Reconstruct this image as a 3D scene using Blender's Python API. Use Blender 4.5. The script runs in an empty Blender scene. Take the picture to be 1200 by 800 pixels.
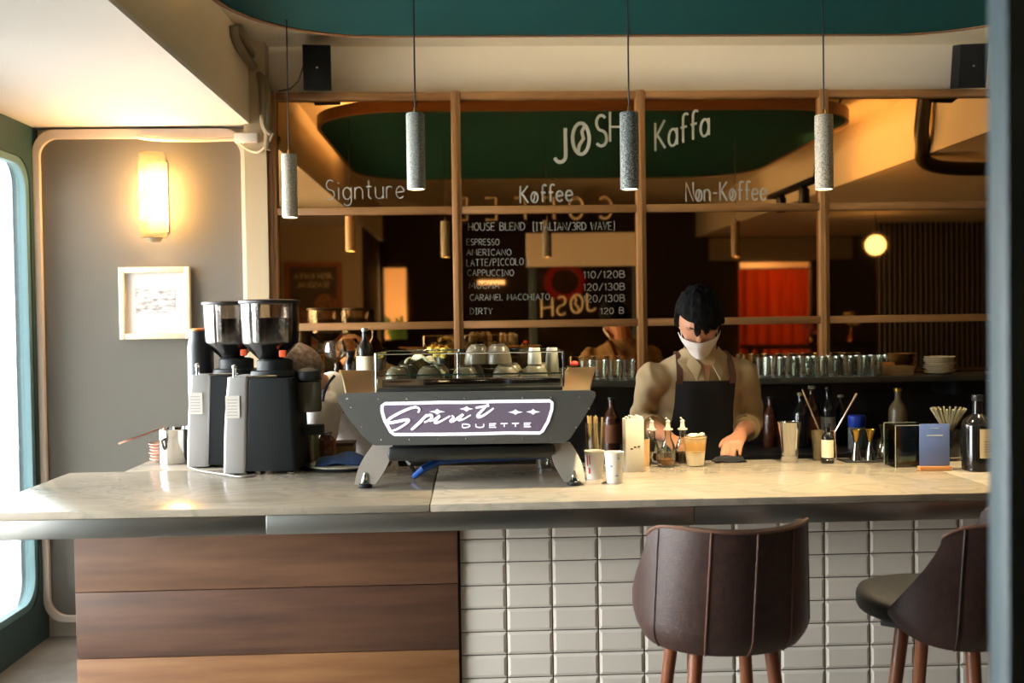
import bpy, bmesh, math, random
from mathutils import Vector, Matrix, noise
random.seed(7)
scene = bpy.context.scene
COL = scene.collection
PI = math.pi

# ------------------------------------------------------------------ camera
EYE = 1.6
YAW, PITCH, ROLL = 2.22, 1.32, 0.80
cam = bpy.data.cameras.new('camera')
cam.sensor_width = 36.0
cam.lens = 36.0
cam.clip_start = 0.05
cam.dof.use_dof = True
cam.dof.focus_distance = 3.6
cam.dof.aperture_fstop = 2.8
camo = bpy.data.objects.new('camera', cam)
COL.objects.link(camo)
CAMR = (Matrix.Rotation(math.radians(-YAW), 3, 'Z') @ Matrix.Rotation(math.radians(90 - PITCH), 3, 'X')
        @ Matrix.Rotation(math.radians(-ROLL), 3, 'Z'))
camo.matrix_world = Matrix.Translation((0, 0, EYE)) @ CAMR.to_4x4()
scene.camera = camo

def W(px, py, Y):
    """a point of the room seen at (px, py), at the distance Y into the room"""
    d = CAMR @ Vector(((px - 600) / 1200.0, (400 - py) / 1200.0, -1.0))
    t = Y / d.y
    return Vector((t * d.x, Y, EYE + t * d.z))

def on_counter(px, py, z=1.05):
    d = CAMR @ Vector(((px - 600) / 1200.0, (400 - py) / 1200.0, -1.0))
    t = (z - EYE) / d.z
    return Vector((t * d.x, t * d.y, z))

# ------------------------------------------------------------------ world, exposure
vs = scene.view_settings
vs.view_transform = 'Standard'; vs.look = 'None'; vs.gamma = 1.0; vs.use_curve_mapping = False
vs.exposure = 0.18
world = bpy.data.worlds.new('world'); scene.world = world
world.use_nodes = True
bg = world.node_tree.nodes['Background']
bg.inputs[0].default_value = (0.955, 0.975, 1.0, 1)
bg.inputs[1].default_value = 26
scene.cycles.max_bounces = 10
scene.cycles.transparent_max_bounces = 24
scene.cycles.caustics_reflective = False
scene.cycles.caustics_refractive = False
scene.cycles.sample_clamp_indirect = 6.0
scene.cycles.use_denoising = True

def light(name, kind, loc, energy, color, parent=None, rot=None, **kw):
    l = bpy.data.lights.new(name, kind)
    l.energy = energy; l.color = color
    for k, v in kw.items(): setattr(l, k, v)
    o = bpy.data.objects.new(name, l); COL.objects.link(o)
    o.location = loc
    if rot: o.rotation_euler = rot
    if parent: o.parent = parent
    return o

# ------------------------------------------------------------------ materials
def C(r, g, b):
    f = lambda c: (c / 255 / 12.92) if c / 255 <= 0.04045 else ((c / 255 + 0.055) / 1.055) ** 2.4
    return (f(r), f(g), f(b), 1.0)

MATS = {}
def mat(name, col=(200, 200, 200), rough=0.6, metal=0.0, col2=None, scale=20.0, stretch=(1, 1, 1), bump=0.0, bscale=None,
        emit=None, estr=0.0, trans=0.0, spec=0.5, lo=0.35, hi=0.65, detail=4.0, coat=0.0, rot=None, sheen=0.0):
    if name in MATS: return MATS[name]
    m = bpy.data.materials.new(name); m.use_nodes = True
    nt = m.node_tree; b = nt.nodes['Principled BSDF']
    b.inputs['Base Color'].default_value = C(*col)
    b.inputs['Roughness'].default_value = rough
    b.inputs['Metallic'].default_value = metal
    b.inputs['Specular IOR Level'].default_value = spec
    b.inputs['Transmission Weight'].default_value = trans
    b.inputs['Coat Weight'].default_value = coat
    b.inputs['Sheen Weight'].default_value = sheen
    if emit:
        b.inputs['Emission Color'].default_value = C(*emit); b.inputs['Emission Strength'].default_value = estr
    if col2 or bump:
        tc = nt.nodes.new('ShaderNodeTexCoord'); mp = nt.nodes.new('ShaderNodeMapping')
        mp.inputs['Scale'].default_value = stretch
        if rot: mp.inputs['Rotation'].default_value = rot
        nt.links.new(tc.outputs['Object'], mp.inputs['Vector'])
        n = nt.nodes.new('ShaderNodeTexNoise'); n.inputs['Scale'].default_value = scale; n.inputs['Detail'].default_value = detail
        nt.links.new(mp.outputs[0], n.inputs['Vector'])
        if col2:
            r = nt.nodes.new('ShaderNodeValToRGB')
            r.color_ramp.elements[0].color = C(*col); r.color_ramp.elements[1].color = C(*col2)
            r.color_ramp.elements[0].position = lo; r.color_ramp.elements[1].position = hi
            nt.links.new(n.outputs['Fac'], r.inputs['Fac']); nt.links.new(r.outputs['Color'], b.inputs['Base Color'])
        if bump:
            n2 = n
            if bscale:
                n2 = nt.nodes.new('ShaderNodeTexNoise'); n2.inputs['Scale'].default_value = bscale
                n2.inputs['Detail'].default_value = 3; nt.links.new(mp.outputs[0], n2.inputs['Vector'])
            bp = nt.nodes.new('ShaderNodeBump'); bp.inputs['Strength'].default_value = bump; bp.inputs['Distance'].default_value = 0.01
            nt.links.new(n2.outputs['Fac'], bp.inputs['Height']); nt.links.new(bp.outputs['Normal'], b.inputs['Normal'])
    MATS[name] = m
    return m

def thin_glass(name, tint=(248, 250, 246), amount=.6, rough=0.02, base=0.04):
    """clear sheet or thin-walled glass: passes light straight on, mirrors at grazing angles"""
    m = bpy.data.materials.new(name); m.use_nodes = True; nt = m.node_tree
    for n in list(nt.nodes): nt.nodes.remove(n)
    out = nt.nodes.new('ShaderNodeOutputMaterial'); mix = nt.nodes.new('ShaderNodeMixShader')
    t = nt.nodes.new('ShaderNodeBsdfTransparent'); t.inputs[0].default_value = C(*tint)
    g = nt.nodes.new('ShaderNodeBsdfGlossy'); g.inputs['Roughness'].default_value = rough
    fr = nt.nodes.new('ShaderNodeFresnel'); fr.inputs['IOR'].default_value = 1.5
    mu = nt.nodes.new('ShaderNodeMath'); mu.operation = 'MULTIPLY_ADD'; mu.inputs[1].default_value = amount; mu.inputs[2].default_value = base
    mu.use_clamp = True
    nt.links.new(fr.outputs[0], mu.inputs[0]); nt.links.new(mu.outputs[0], mix.inputs[0])
    nt.links.new(t.outputs[0], mix.inputs[1]); nt.links.new(g.outputs[0], mix.inputs[2]); nt.links.new(mix.outputs[0], out.inputs[0])
    MATS[name] = m
    return m

def terrazzo(name, base, chip, chip2, scale=330):
    m = bpy.data.materials.new(name); m.use_nodes = True; nt = m.node_tree; b = nt.nodes['Principled BSDF']
    b.inputs['Roughness'].default_value = 0.65
    tc = nt.nodes.new('ShaderNodeTexCoord'); v = nt.nodes.new('ShaderNodeTexVoronoi'); v.inputs['Scale'].default_value = scale
    nt.links.new(tc.outputs['Object'], v.inputs['Vector'])
    sp = nt.nodes.new('ShaderNodeSeparateColor'); nt.links.new(v.outputs['Color'], sp.inputs[0])
    r = nt.nodes.new('ShaderNodeValToRGB'); r.color_ramp.interpolation = 'CONSTANT'
    r.color_ramp.elements[0].color = C(*chip); r.color_ramp.elements[1].color = C(*base); r.color_ramp.elements[1].position = 0.28
    e = r.color_ramp.elements.new(0.8); e.color = C(*chip2)
    nt.links.new(sp.outputs[0], r.inputs['Fac']); nt.links.new(r.outputs['Color'], b.inputs['Base Color'])
    MATS[name] = m
    return m

def marble(name):
    m = bpy.data.materials.new(name); m.use_nodes = True; nt = m.node_tree; b = nt.nodes['Principled BSDF']
    b.inputs['Roughness'].default_value = 0.2
    tc = nt.nodes.new('ShaderNodeTexCoord'); mp = nt.nodes.new('ShaderNodeMapping'); mp.inputs['Scale'].default_value = (1.0, 2.2, 1.0)
    mp.inputs['Rotation'].default_value = (0, 0, 0.5)
    nt.links.new(tc.outputs['Object'], mp.inputs['Vector'])
    n = nt.nodes.new('ShaderNodeTexNoise'); n.inputs['Scale'].default_value = 2.2; n.inputs['Detail'].default_value = 7; n.inputs['Distortion'].default_value = 1.2
    nt.links.new(mp.outputs[0], n.inputs['Vector'])
    r = nt.nodes.new('ShaderNodeValToRGB')
    r.color_ramp.elements[0].position = 0.30; r.color_ramp.elements[0].color = C(140, 130, 114)
    r.color_ramp.elements[1].position = 0.75; r.color_ramp.elements[1].color = C(182, 169, 150)
    for p, c in ((0.44, (166, 154, 136)), (0.485, (146, 140, 124)), (0.52, (168, 156, 138)), (0.62, (158, 147, 130))):
        e = r.color_ramp.elements.new(p); e.color = C(*c)
    nt.links.new(n.outputs['Fac'], r.inputs['Fac']); nt.links.new(r.outputs['Color'], b.inputs['Base Color'])
    MATS[name] = m
    return m

def wood(name, c1, c2, axis='X', rough=0.5, scale=3.0):
    st = {'X': (1.2, 14, 14), 'Y': (14, 1.2, 14), 'Z': (14, 14, 1.2)}[axis]
    return mat(name, c1, rough, col2=c2, scale=scale, stretch=st, bump=0.05, lo=0.3, hi=0.7, detail=6)

GL = thin_glass('clear_glass')
PANE = thin_glass('window_glass', (250, 252, 252), amount=0.9, base=0.0)
STEEL = mat('brushed_steel', (190, 190, 186), 0.28, 1.0, bump=0.02, scale=60, stretch=(1, 1, 30))
CHROME = mat('polished_steel', (215, 213, 208), 0.09, 1.0)
BLACKP = mat('black_plastic', (20, 21, 22), 0.42)
WHITEP = mat('white_paint', (232, 226, 216), 0.6)
TEAL = mat('teal_paint', (38, 66, 67), 0.45, bump=0.02, scale=40)
WOODF = wood('frame_wood', (122, 83, 42), (146, 102, 55), 'Z')
WOODFX = wood('frame_wood_rail', (122, 83, 42), (146, 102, 55), 'X')

# ------------------------------------------------------------------ mesh builder
class MB:
    def __init__(s): s.v = []; s.f = []
    def add(s, vs, fs, M=None):
        o = len(s.v)
        s.v += [tuple(M @ Vector(p)) if M else tuple(p) for p in vs]
        s.f += [tuple(i + o for i in f) for f in fs]
        return s
    def box(s, x0, x1, y0, y1, z0, z1, bev=0.0, M=None, seg=2):
        if bev <= 0:
            v = [(x, y, z) for z in (z0, z1) for y in (y0, y1) for x in (x0, x1)]
            return s.add(v, [(0, 2, 3, 1), (4, 5, 7, 6), (0, 1, 5, 4), (2, 6, 7, 3), (0, 4, 6, 2), (1, 3, 7, 5)], M)
        bm = bmesh.new(); bmesh.ops.create_cube(bm, size=1)
        for q in bm.verts:
            q.co = Vector(((x0 + x1) / 2 + q.co.x * (x1 - x0), (y0 + y1) / 2 + q.co.y * (y1 - y0), (z0 + z1) / 2 + q.co.z * (z1 - z0)))
        bmesh.ops.bevel(bm, geom=list(bm.edges), offset=bev, segments=seg, affect='EDGES', profile=0.5)
        bm.verts.index_update()
        s.add([q.co.copy() for q in bm.verts], [tuple(q.index for q in f.verts) for f in bm.faces], M); bm.free()
        return s
    def lathe(s, prof, seg=24, M=None, c=(0, 0, 0), cap=True):
        v = []; f = []; n = len(prof)
        for (r, z) in prof:
            for k in range(seg):
                a = 2 * PI * k / seg
                v.append((c[0] + max(r, 1e-5) * math.cos(a), c[1] + max(r, 1e-5) * math.sin(a), c[2] + z))
        for i in range(n - 1):
            for k in range(seg):
                k2 = (k + 1) % seg
                f.append((i * seg + k, i * seg + k2, (i + 1) * seg + k2, (i + 1) * seg + k))
        if cap and prof[0][0] > 1e-4: f.append(tuple(range(seg))[::-1])
        if cap and prof[-1][0] > 1e-4: f.append(tuple((n - 1) * seg + k for k in range(seg)))
        return s.add(v, f, M)
    def cyl(s, p0, p1, r0, r1=None, seg=16):
        return s.tube([p0, p1], [r0, r0 if r1 is None else r1], seg)
    def tube(s, path, rad, seg=8, cap=True, flat=None, closed=False):
        P = [Vector(p) for p in path]; n = len(P)
        R = rad if isinstance(rad, (list, tuple)) else [rad] * n
        v = []; f = []
        up = None
        for i in range(n):
            if closed: t = P[(i + 1) % n] - P[i - 1]
            else: t = P[min(i + 1, n - 1)] - P[max(i - 1, 0)]
            if t.length < 1e-9: t = Vector((0, 0, 1))
            t.normalize()
            if up is None:
                a = Vector((0, 0, 1)) if abs(t.z) < 0.9 else Vector((0, 1, 0))
                up = (a - t * a.dot(t)).normalized()
            else:
                up = up - t * up.dot(t)
                if up.length < 1e-6: up = t.orthogonal()
                up.normalize()
            sd = t.cross(up)
            for k in range(seg):
                a = 2 * PI * (k + 0.5) / seg
                r = R[i]
                if isinstance(r, (tuple, list)): off = up * (math.cos(a) * r[1]) + sd * (math.sin(a) * r[0])
                else: off = (up * math.cos(a) + sd * math.sin(a)) * r
                if flat is not None: off = off - flat * off.dot(flat) * 0.8
                v.append(P[i] + off)
        m = n if closed else n - 1
        for i in range(m):
            j = (i + 1) % n
            for k in range(seg):
                k2 = (k + 1) % seg
                f.append((i * seg + k, j * seg + k, j * seg + k2, i * seg + k2))
        if cap and not closed:
            f.append(tuple(range(seg))); f.append(tuple((n - 1) * seg + k for k in range(seg))[::-1])
        return s.add(v, f)
    def prism(s, poly, a0, a1, axis='Y', M=None):
        """poly in the plane across the axis: XZ for 'Y', XY for 'Z', YZ for 'X'"""
        def p3(p, a): return {'Y': (p[0], a, p[1]), 'Z': (p[0], p[1], a), 'X': (a, p[0], p[1])}[axis]
        n = len(poly)
        v = [p3(p, a0) for p in poly] + [p3(p, a1) for p in poly]
        f = [tuple(range(n)), tuple(range(n, 2 * n))[::-1]] + [(i, i + n, (i + 1) % n + n, (i + 1) % n) for i in range(n)]
        return s.add(v, f, M)
    def loft(s, rings, cap=True, closed_ring=True, M=None):
        n = len(rings[0]); v = [p for r in rings for p in r]; f = []
        for i in range(len(rings) - 1):
            for k in range(n if closed_ring else n - 1):
                k2 = (k + 1) % n
                f.append((i * n + k, i * n + k2, (i + 1) * n + k2, (i + 1) * n + k))
        if cap and closed_ring:
            f.append(tuple(range(n))[::-1]); f.append(tuple((len(rings) - 1) * n + k for k in range(n)))
        return s.add(v, f, M)
    def ball(s, c, r, seg=16, rings=10, M=None):
        if not isinstance(r, (tuple, list)): r = (r, r, r)
        v = [(c[0], c[1], c[2] - r[2])]; f = []
        for i in range(1, rings):
            a = -PI / 2 + PI * i / rings
            for k in range(seg):
                b = 2 * PI * k / seg
                v.append((c[0] + r[0] * math.cos(a) * math.cos(b), c[1] + r[1] * math.cos(a) * math.sin(b), c[2] + r[2] * math.sin(a)))
        v.append((c[0], c[1], c[2] + r[2]))
        for k in range(seg): f.append((0, 1 + (k + 1) % seg, 1 + k))
        for i in range(rings - 2):
            for k in range(seg):
                k2 = (k + 1) % seg
                f.append((1 + i * seg + k, 1 + i * seg + k2, 1 + (i + 1) * seg + k2, 1 + (i + 1) * seg + k))
        t = len(v) - 1; o = 1 + (rings - 2) * seg
        for k in range(seg): f.append((o + k, o + (k + 1) % seg, t))
        return s.add(v, f, M)
    def sheet(s, grid, th, M=None):
        """a grid of points given a thickness along its own normals"""
        nu, nv = len(grid), len(grid[0])
        G = [[Vector(p) for p in row] for row in grid]
        N = [[None] * nv for _ in range(nu)]
        for i in range(nu):
            for j in range(nv):
                du = G[min(i + 1, nu - 1)][j] - G[max(i - 1, 0)][j]; dv = G[i][min(j + 1, nv - 1)] - G[i][max(j - 1, 0)]
                n = du.cross(dv); N[i][j] = n.normalized() if n.length > 1e-9 else Vector((0, 0, 1))
        v = [G[i][j] for i in range(nu) for j in range(nv)] + [G[i][j] + N[i][j] * th for i in range(nu) for j in range(nv)]
        o = nu * nv; f = []
        for i in range(nu - 1):
            for j in range(nv - 1):
                a, b, c_, d = i * nv + j, (i + 1) * nv + j, (i + 1) * nv + j + 1, i * nv + j + 1
                f.append((a, d, c_, b)); f.append((a + o, b + o, c_ + o, d + o))
        for i in range(nu - 1):
            a, b = i * nv, (i + 1) * nv; f.append((a, b, b + o, a + o))
            a, b = i * nv + nv - 1, (i + 1) * nv + nv - 1; f.append((b, a, a + o, b + o))
        for j in range(nv - 1):
            a, b = j, j + 1; f.append((b, a, a + o, b + o))
            a, b = (nu - 1) * nv + j, (nu - 1) * nv + j + 1; f.append((a, b, b + o, a + o))
        return s.add(v, f, M)
    def mesh(s, name, smooth=35):
        m = bpy.data.meshes.new(name); m.from_pydata(s.v, [], s.f); m.validate()
        bm = bmesh.new(); bm.from_mesh(m); bmesh.ops.recalc_face_normals(bm, faces=list(bm.faces)); bm.to_mesh(m); bm.free()
        if smooth:
            m.shade_smooth(); m.set_sharp_from_angle(angle=math.radians(smooth))
        m.update()
        return m
    def build(s, name, material, parent=None, smooth=35, loc=None, rot=None, label=None):
        o = bpy.data.objects.new(name, s.mesh(name, smooth))
        o.data.materials.append(material); COL.objects.link(o)
        if parent: o.parent = parent
        if loc is not None: o.location = loc
        if rot is not None: o.rotation_euler = rot
        if label: o['label'] = label
        return o

def tag(o, label, cat, group=None, kind=None):
    o['label'] = label; o['category'] = cat
    if group: o['group'] = group
    if kind: o['kind'] = kind
    return o
def thing(name, label, cat, loc=(0, 0, 0), rz=0.0, group=None):
    o = bpy.data.objects.new(name, None); o.empty_display_size = 0.1; COL.objects.link(o)
    o.location = loc; o.rotation_euler = (0, 0, rz)
    return tag(o, label, cat, group)
def struct(o, label=None, cat=None):
    o['kind'] = 'structure'
    if label: o['label'] = label
    if cat: o['category'] = cat
    return o
def copy_part(src, parent, loc, rot=None):
    o = src.copy(); COL.objects.link(o); o.parent = parent; o.location = loc
    if rot is not None: o.rotation_euler = rot
    return o
def copy_tree(root, loc, rz=None, label=None, group=None, scale=None):
    r = root.copy(); COL.objects.link(r); r.location = loc
    if rz is not None: r.rotation_euler = (0, 0, rz)
    if scale: r.scale = scale
    if label: r['label'] = label
    if group: r['group'] = group
    for ch in list(root.children):
        if ch.type == 'LIGHT': continue
        c = ch.copy(); COL.objects.link(c); c.parent = r
        for g in list(ch.children):
            d = g.copy(); COL.objects.link(d); d.parent = c
    return r

def rrect(x0, x1, z0, z1, r, n=8):
    pts = []
    for cx, cz, a0 in ((x1 - r, z1 - r, 0), (x0 + r, z1 - r, PI / 2), (x0 + r, z0 + r, PI), (x1 - r, z0 + r, 1.5 * PI)):
        for k in range(n + 1):
            a = a0 + PI / 2 * k / n
            pts.append((cx + r * math.cos(a), cz + r * math.sin(a)))
    return pts

# ------------------------------------------------------------------ hand lettering made of strokes
def arc(cx, cy, rx, ry, a0, a1, n=10):
    return [(cx + rx * math.cos(math.radians(a0 + (a1 - a0) * k / n)), cy + ry * math.sin(math.radians(a0 + (a1 - a0) * k / n))) for k in range(n + 1)]
GLY = {
 'A': (.62, [[(0, 0), (.31, 1), (.62, 0)], [(.12, .38), (.5, .38)]]),
 'B': (.55, [[(0, 0), (0, 1)], [(0, 1)] + arc(.25, .77, .25, .23, 90, -90) + [(0, .54)], [(0, .54)] + arc(.28, .27, .27, .27, 90, -90) + [(0, 0)]]),
 'C': (.6, [arc(.35, .5, .35, .5, 50, 310, 14)]),
 'D': (.6, [[(0, 0), (0, 1)] + arc(.1, .5, .5, .5, 90, -90, 12) + [(0, 0)]]),
 'E': (.5, [[(.5, 1), (0, 1), (0, 0), (.5, 0)], [(0, .52), (.42, .52)]]),
 'F': (.5, [[(.5, 1), (0, 1), (0, 0)], [(0, .52), (.42, .52)]]),
 'H': (.6, [[(0, 0), (0, 1)], [(.6, 0), (.6, 1)], [(0, .5), (.6, .5)]]),
 'I': (.3, [[(.15, 0), (.15, 1)], [(0, 1), (.3, 1)], [(0, 0), (.3, 0)]]),
 'J': (.45, [[(.45, 1), (.45, .2)] + arc(.22, .2, .23, .2, 0, -160, 8)]),
 'K': (.58, [[(0, 0), (0, 1)], [(.55, 1), (0, .45)], [(.12, .56), (.58, 0)]]),
 'L': (.45, [[(0, 1), (0, 0), (.45, 0)]]),
 'M': (.75, [[(0, 0), (.08, 1), (.375, .3), (.67, 1), (.75, 0)]]),
 'N': (.6, [[(0, 0), (0, 1), (.6, 0), (.6, 1)]]),
 'O': (.66, [arc(.33, .5, .33, .5, 90, 450, 18)]),
 'P': (.52, [[(0, 0), (0, 1)], [(0, 1)] + arc(.26, .75, .26, .25, 90, -90) + [(0, .5)]]),
 'R': (.56, [[(0, 0), (0, 1)], [(0, 1)] + arc(.28, .75, .27, .25, 90, -90) + [(0, .5)], [(.2, .5), (.56, 0)]]),
 'S': (.5, [arc(.27, .75, .23, .25, 40, 250, 10) + arc(.25, .25, .25, .25, 80, -140, 10)]),
 'T': (.56, [[(0, 1), (.56, 1)], [(.28, 1), (.28, 0)]]),
 'U': (.6, [[(0, 1), (0, .3)] + arc(.3, .3, .3, .3, 180, 360, 10) + [(.6, 1)]]),
 'V': (.6, [[(0, 1), (.3, 0), (.6, 1)]]),
 'W': (.85, [[(0, 1), (.2, 0), (.42, .8), (.65, 0), (.85, 1)]]),
 'Y': (.56, [[(0, 1), (.28, .5), (.56, 1)], [(.28, .5), (.28, 0)]]),
 '\u00d8': (.66, [arc(.33, .5, .33, .5, 90, 450, 18), [(.5, .95), (.36, .72), (.42, .5), (.26, .3), (.2, .05)]]),
 '0': (.5, [arc(.25, .5, .25, .5, 90, 450, 16)]),
 '1': (.2, [[(0, .8), (.15, 1), (.15, 0)]]),
 '2': (.5, [arc(.25, .73, .24, .27, 160, -30, 10) + [(0, 0), (.5, 0)]]),
 '3': (.5, [arc(.22, .76, .24, .24, 150, -80, 10) + arc(.22, .27, .27, .27, 85, -150, 10)]),
 '5': (.5, [[(.48, 1), (.08, 1), (.04, .58)] + arc(.22, .32, .27, .3, 110, -140, 10)]),
 '/': (.45, [[(0, -.05), (.45, 1.05)]]),
 '-': (.45, [[(.05, .42), (.4, .42)]]),
 '[': (.2, [[(.2, 1.12), (0, 1.12), (0, -.12), (.2, -.12)]]),
 ']': (.2, [[(0, 1.12), (.2, 1.12), (.2, -.12), (0, -.12)]]),
 'a': (.5, [arc(.24, .3, .24, .3, 20, 340, 14), [(.48, .6), (.48, 0)]]),
 'e': (.5, [[(.02, .3), (.48, .34)] + arc(.25, .3, .24, .3, 10, 320, 14)]),
 'f': (.38, [arc(.3, .85, .16, .16, 30, 180, 8) + [(.14, 0)], [(0, .55), (.36, .55)]]),
 'g': (.5, [arc(.24, .3, .24, .3, 20, 340, 14), [(.48, .6), (.48, -.1)] + arc(.25, -.1, .23, .22, 0, -150, 8)]),
 'i': (.12, [[(.06, .6), (.06, 0)], [(.06, .82), (.06, .86)]]),
 'n': (.46, [[(0, 0), (0, .6)], [(0, .38)] + arc(.23, .36, .23, .24, 170, 0, 8) + [(.46, 0)]]),
 'o': (.52, [arc(.26, .3, .26, .31, 90, 450, 16)]),
 '\u00f8': (.52, [arc(.26, .3, .26, .31, 90, 450, 16), [(.38, .58), (.27, .4), (.3, .28), (.2, .15), (.18, .02)]]),
 'r': (.36, [[(0, 0), (0, .6)], [(0, .36)] + arc(.2, .38, .2, .22, 170, 40, 6)]),
 't': (.36, [[(.16, .95), (.16, .1), (.3, 0)], [(0, .62), (.34, .62)]]),
 'u': (.46, [[(0, .6), (0, .22)] + arc(.23, .22, .23, .22, 180, 360, 8) + [(.46, .6)], [(.46, .3), (.46, 0)]]),
 ' ': (.35, []),
}
def text_strokes(txt, h, gap=.2, wscale=1.0):
    x = 0; out = []
    for ch in txt:
        w, st = GLY[ch]
        for s in st: out.append([((x + p[0] * wscale) * h, p[1] * h) for p in s])
        x += w * wscale + gap
    return out, (x - gap) * h
def lettering(mb, txt, h, place, rad, gap=.2, fit=None, flat=None, seg=6, slope=0.0):
    """place(u, v) turns a point of the line of writing into a point of the room; fit = wanted length"""
    st, w = text_strokes(txt, h, gap)
    k = (fit / w) if fit else 1.0
    for s in st:
        mb.tube([place(u * k, v + slope * u * k) for (u, v) in s], rad, seg, flat=flat)
    return mb

# ================================================================== THE SETTING
MY = 5.27                      # face of the mirror wall
XL = -2.19                     # window wall
XB, XR = -1.10, 2.86           # the two beam faces
ZC, ZS = 3.00, 2.59            # ceiling, soffits
YR = -2.40                     # rear wall
BEIGE = mat('beige_wall', (238, 228, 208), 0.75, bump=0.04, scale=120)
GREY = mat('grey_wall', (94, 90, 81), 0.8, bump=0.05, scale=150)
SOFFIT = mat('white_ceiling', (242, 238, 232), 0.7)
BEAMC = mat('beam_plaster', (236, 222, 192), 0.8, bump=0.04, scale=120)
FLOORM = mat('concrete_floor', (128, 122, 114), 0.38, col2=(150, 144, 136), scale=5, bump=0.02)
DARKW = mat('dark_brown_wall', (54, 42, 33), 0.7, bump=0.05, scale=90)
TRIMC = mat('pale_trim', (222, 205, 188), 0.5)
PAVE = mat('pale_pavement', (222, 218, 210), 0.85, col2=(236, 232, 226), scale=2)

struct(MB().box(XL - .1, 6.1, YR - .1, MY + .2, -.1, 0).build('floor', FLOORM), 'grey concrete floor of the cafe')
struct(MB().box(-16, XL - .08, -8, 14, -.16, -.06).build('pavement', PAVE), 'pale pavement outside the windows')
struct(MB().box(XB, XR, YR - .1, MY + .15, ZC, ZC + .1).build('ceiling', BEAMC), 'plaster ceiling above the teal panel')
struct(MB().box(XL - .1, XB, YR - .1, MY + .15, ZS, ZS + .02).build('ceiling_soffit', SOFFIT), 'white lowered ceiling beside the window')
struct(MB().box(XL - .1, XB, YR - .1, MY + .15, ZS + .02, ZC + .1).build('beam_side', BEAMC), 'long plaster beam at the edge of the white ceiling')
struct(MB().box(XR, 6.1, YR - .1, MY + .15, ZS, ZC + .1).build('beam_far_side', BEAMC), 'plaster beam over the dim side of the room')
struct(MB().box(XL - .1, 6.1, MY + .04, MY + .14, 0, ZC).build('wall_back', BEIGE), 'beige back wall above the mirrors')
struct(MB().box(-1.13, -1.02, MY - .06, MY + .05, 0, ZC).build('pillar', mat('pillar_paint', (176, 158, 126), .75, bump=.04, scale=120)), 'slim plaster pillar between grey wall and mirrors')
struct(MB().box(XL - .1, -1.15, -.40, -.30, 0, ZS).build('wall_front', mat('poster_wall', (224, 208, 178), .8)), 'wall with the poster behind the viewer')
struct(MB().box(-1.25, -1.15, YR, -.40, 0, ZC).build('wall_return', DARKW), 'dark return wall')
struct(MB().box(6.0, 6.1, YR - .1, MY + .2, 0, ZC).build('wall_right', DARKW), 'dark wall at the far side of the room')
# rear wall with a doorway and a small window
wr = MB()
DX0, DX1, DZ = 3.42, 4.34, 2.27
wr.box(-1.25, -1.10, YR - .1, YR, 0, ZC).box(-1.10, -.82, YR - .1, YR, 0, 1.35).box(-1.10, -.82, YR - .1, YR, 2.25, ZC)
wr.box(-.82, DX0, YR - .1, YR, 0, ZC).box(DX0, DX1, YR - .1, YR, DZ, ZC).box(DX1, 6.1, YR - .1, YR, 0, ZC)
struct(wr.build('wall_rear', DARKW), 'dark rear wall with a curtained doorway')
cw = MB()
for k in range(24):
    x = 4.5 + k * .058
    cw.cyl((x, -.60, 0), (x, -.60, ZS), .024, seg=10)
cw.box(4.48, 5.9, -.66, -.60, 0, ZS)
struct(cw.build('wall_corrugated', mat('corrugated_metal', (50, 44, 36), .35, .8)), 'corrugated metal wall panel')

# grey panel of the left part of the back wall and the pale trim round it
PX0, PX1, PZ0, PZ1 = XL + .032, -1.155, .12, 2.53
struct(MB().prism(rrect(PX0, PX1, PZ0, PZ1, .09), MY - .005, MY + .045).build('wall_panel', GREY), 'grey painted wall panel with rounded corners')
def ring(outer, inner, a0, a1, axis):
    def p3(p, a): return {'Y': (p[0], a, p[1]), 'Z': (p[0], p[1], a), 'X': (a, p[0], p[1])}[axis]
    n = len(outer); m = MB()
    R = [[p3(p, a0) for p in inner], [p3(p, a0) for p in outer], [p3(p, a1) for p in outer], [p3(p, a1) for p in inner]]
    v = [p for r in R for p in r]; f = []
    for i in range(4):
        j = (i + 1) % 4
        for k in range(n): f.append((i * n + k, i * n + (k + 1) % n, j * n + (k + 1) % n, j * n + k))
    return m.add(v, f)
struct(ring(rrect(PX0 - .030, PX1 + .018, PZ0 - .03, PZ1 + .045, .11), rrect(PX0, PX1, PZ0, PZ1, .09), MY - .03, MY + .045, 'Y')
       .build('trim_1', TRIMC), 'pale raised trim round the grey wall panel')

# window wall: three bays, each a teal panel with a rounded opening, a paler inner frame and a pane
PALET = mat('pale_teal_frame', (96, 128, 132), .4)
for i, (y0, y1, o0, o1) in enumerate(((3.2, MY + .05, 3.36, 5.21), (1.5, 3.2, 1.66, 3.04))):
    w = struct(ring(rrect(y0, y1, 0, ZS, .001), rrect(o0, o1, .19, 2.42, .13), XL - .09, XL, 'X').build('window_%d' % (i + 1), TEAL),
               'teal window frame with rounded corners, %s' % ('beside the grey wall' if i == 0 else 'second bay from the grey wall' if i == 1 else 'third bay from the grey wall'))
    ring(rrect(o0, o1, .19, 2.42, .13), rrect(o0 + .035, o1 - .035, .225, 2.385, .12), XL - .050, XL - .008, 'X').build('inner_frame', PALET, w)
    MB().prism(rrect(o0 + .03, o1 - .03, .22, 2.39, .12), XL - .032, XL - .026, 'X').build('pane', PANE, w)
    pl = light('daylight_portal', 'AREA', (XL - .12, (o0 + o1) / 2, 1.3), 1, (1, 1, 1), rot=(0, -PI / 2, 0), shape='RECTANGLE', size=2.3, size_y=o1 - o0)
    pl.data.cycles.is_portal = True

struct(MB().box(XL - .09, XL, -.3, 1.5, 0, ZS).build('wall_left', TEAL), 'teal painted wall before the windows')

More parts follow.
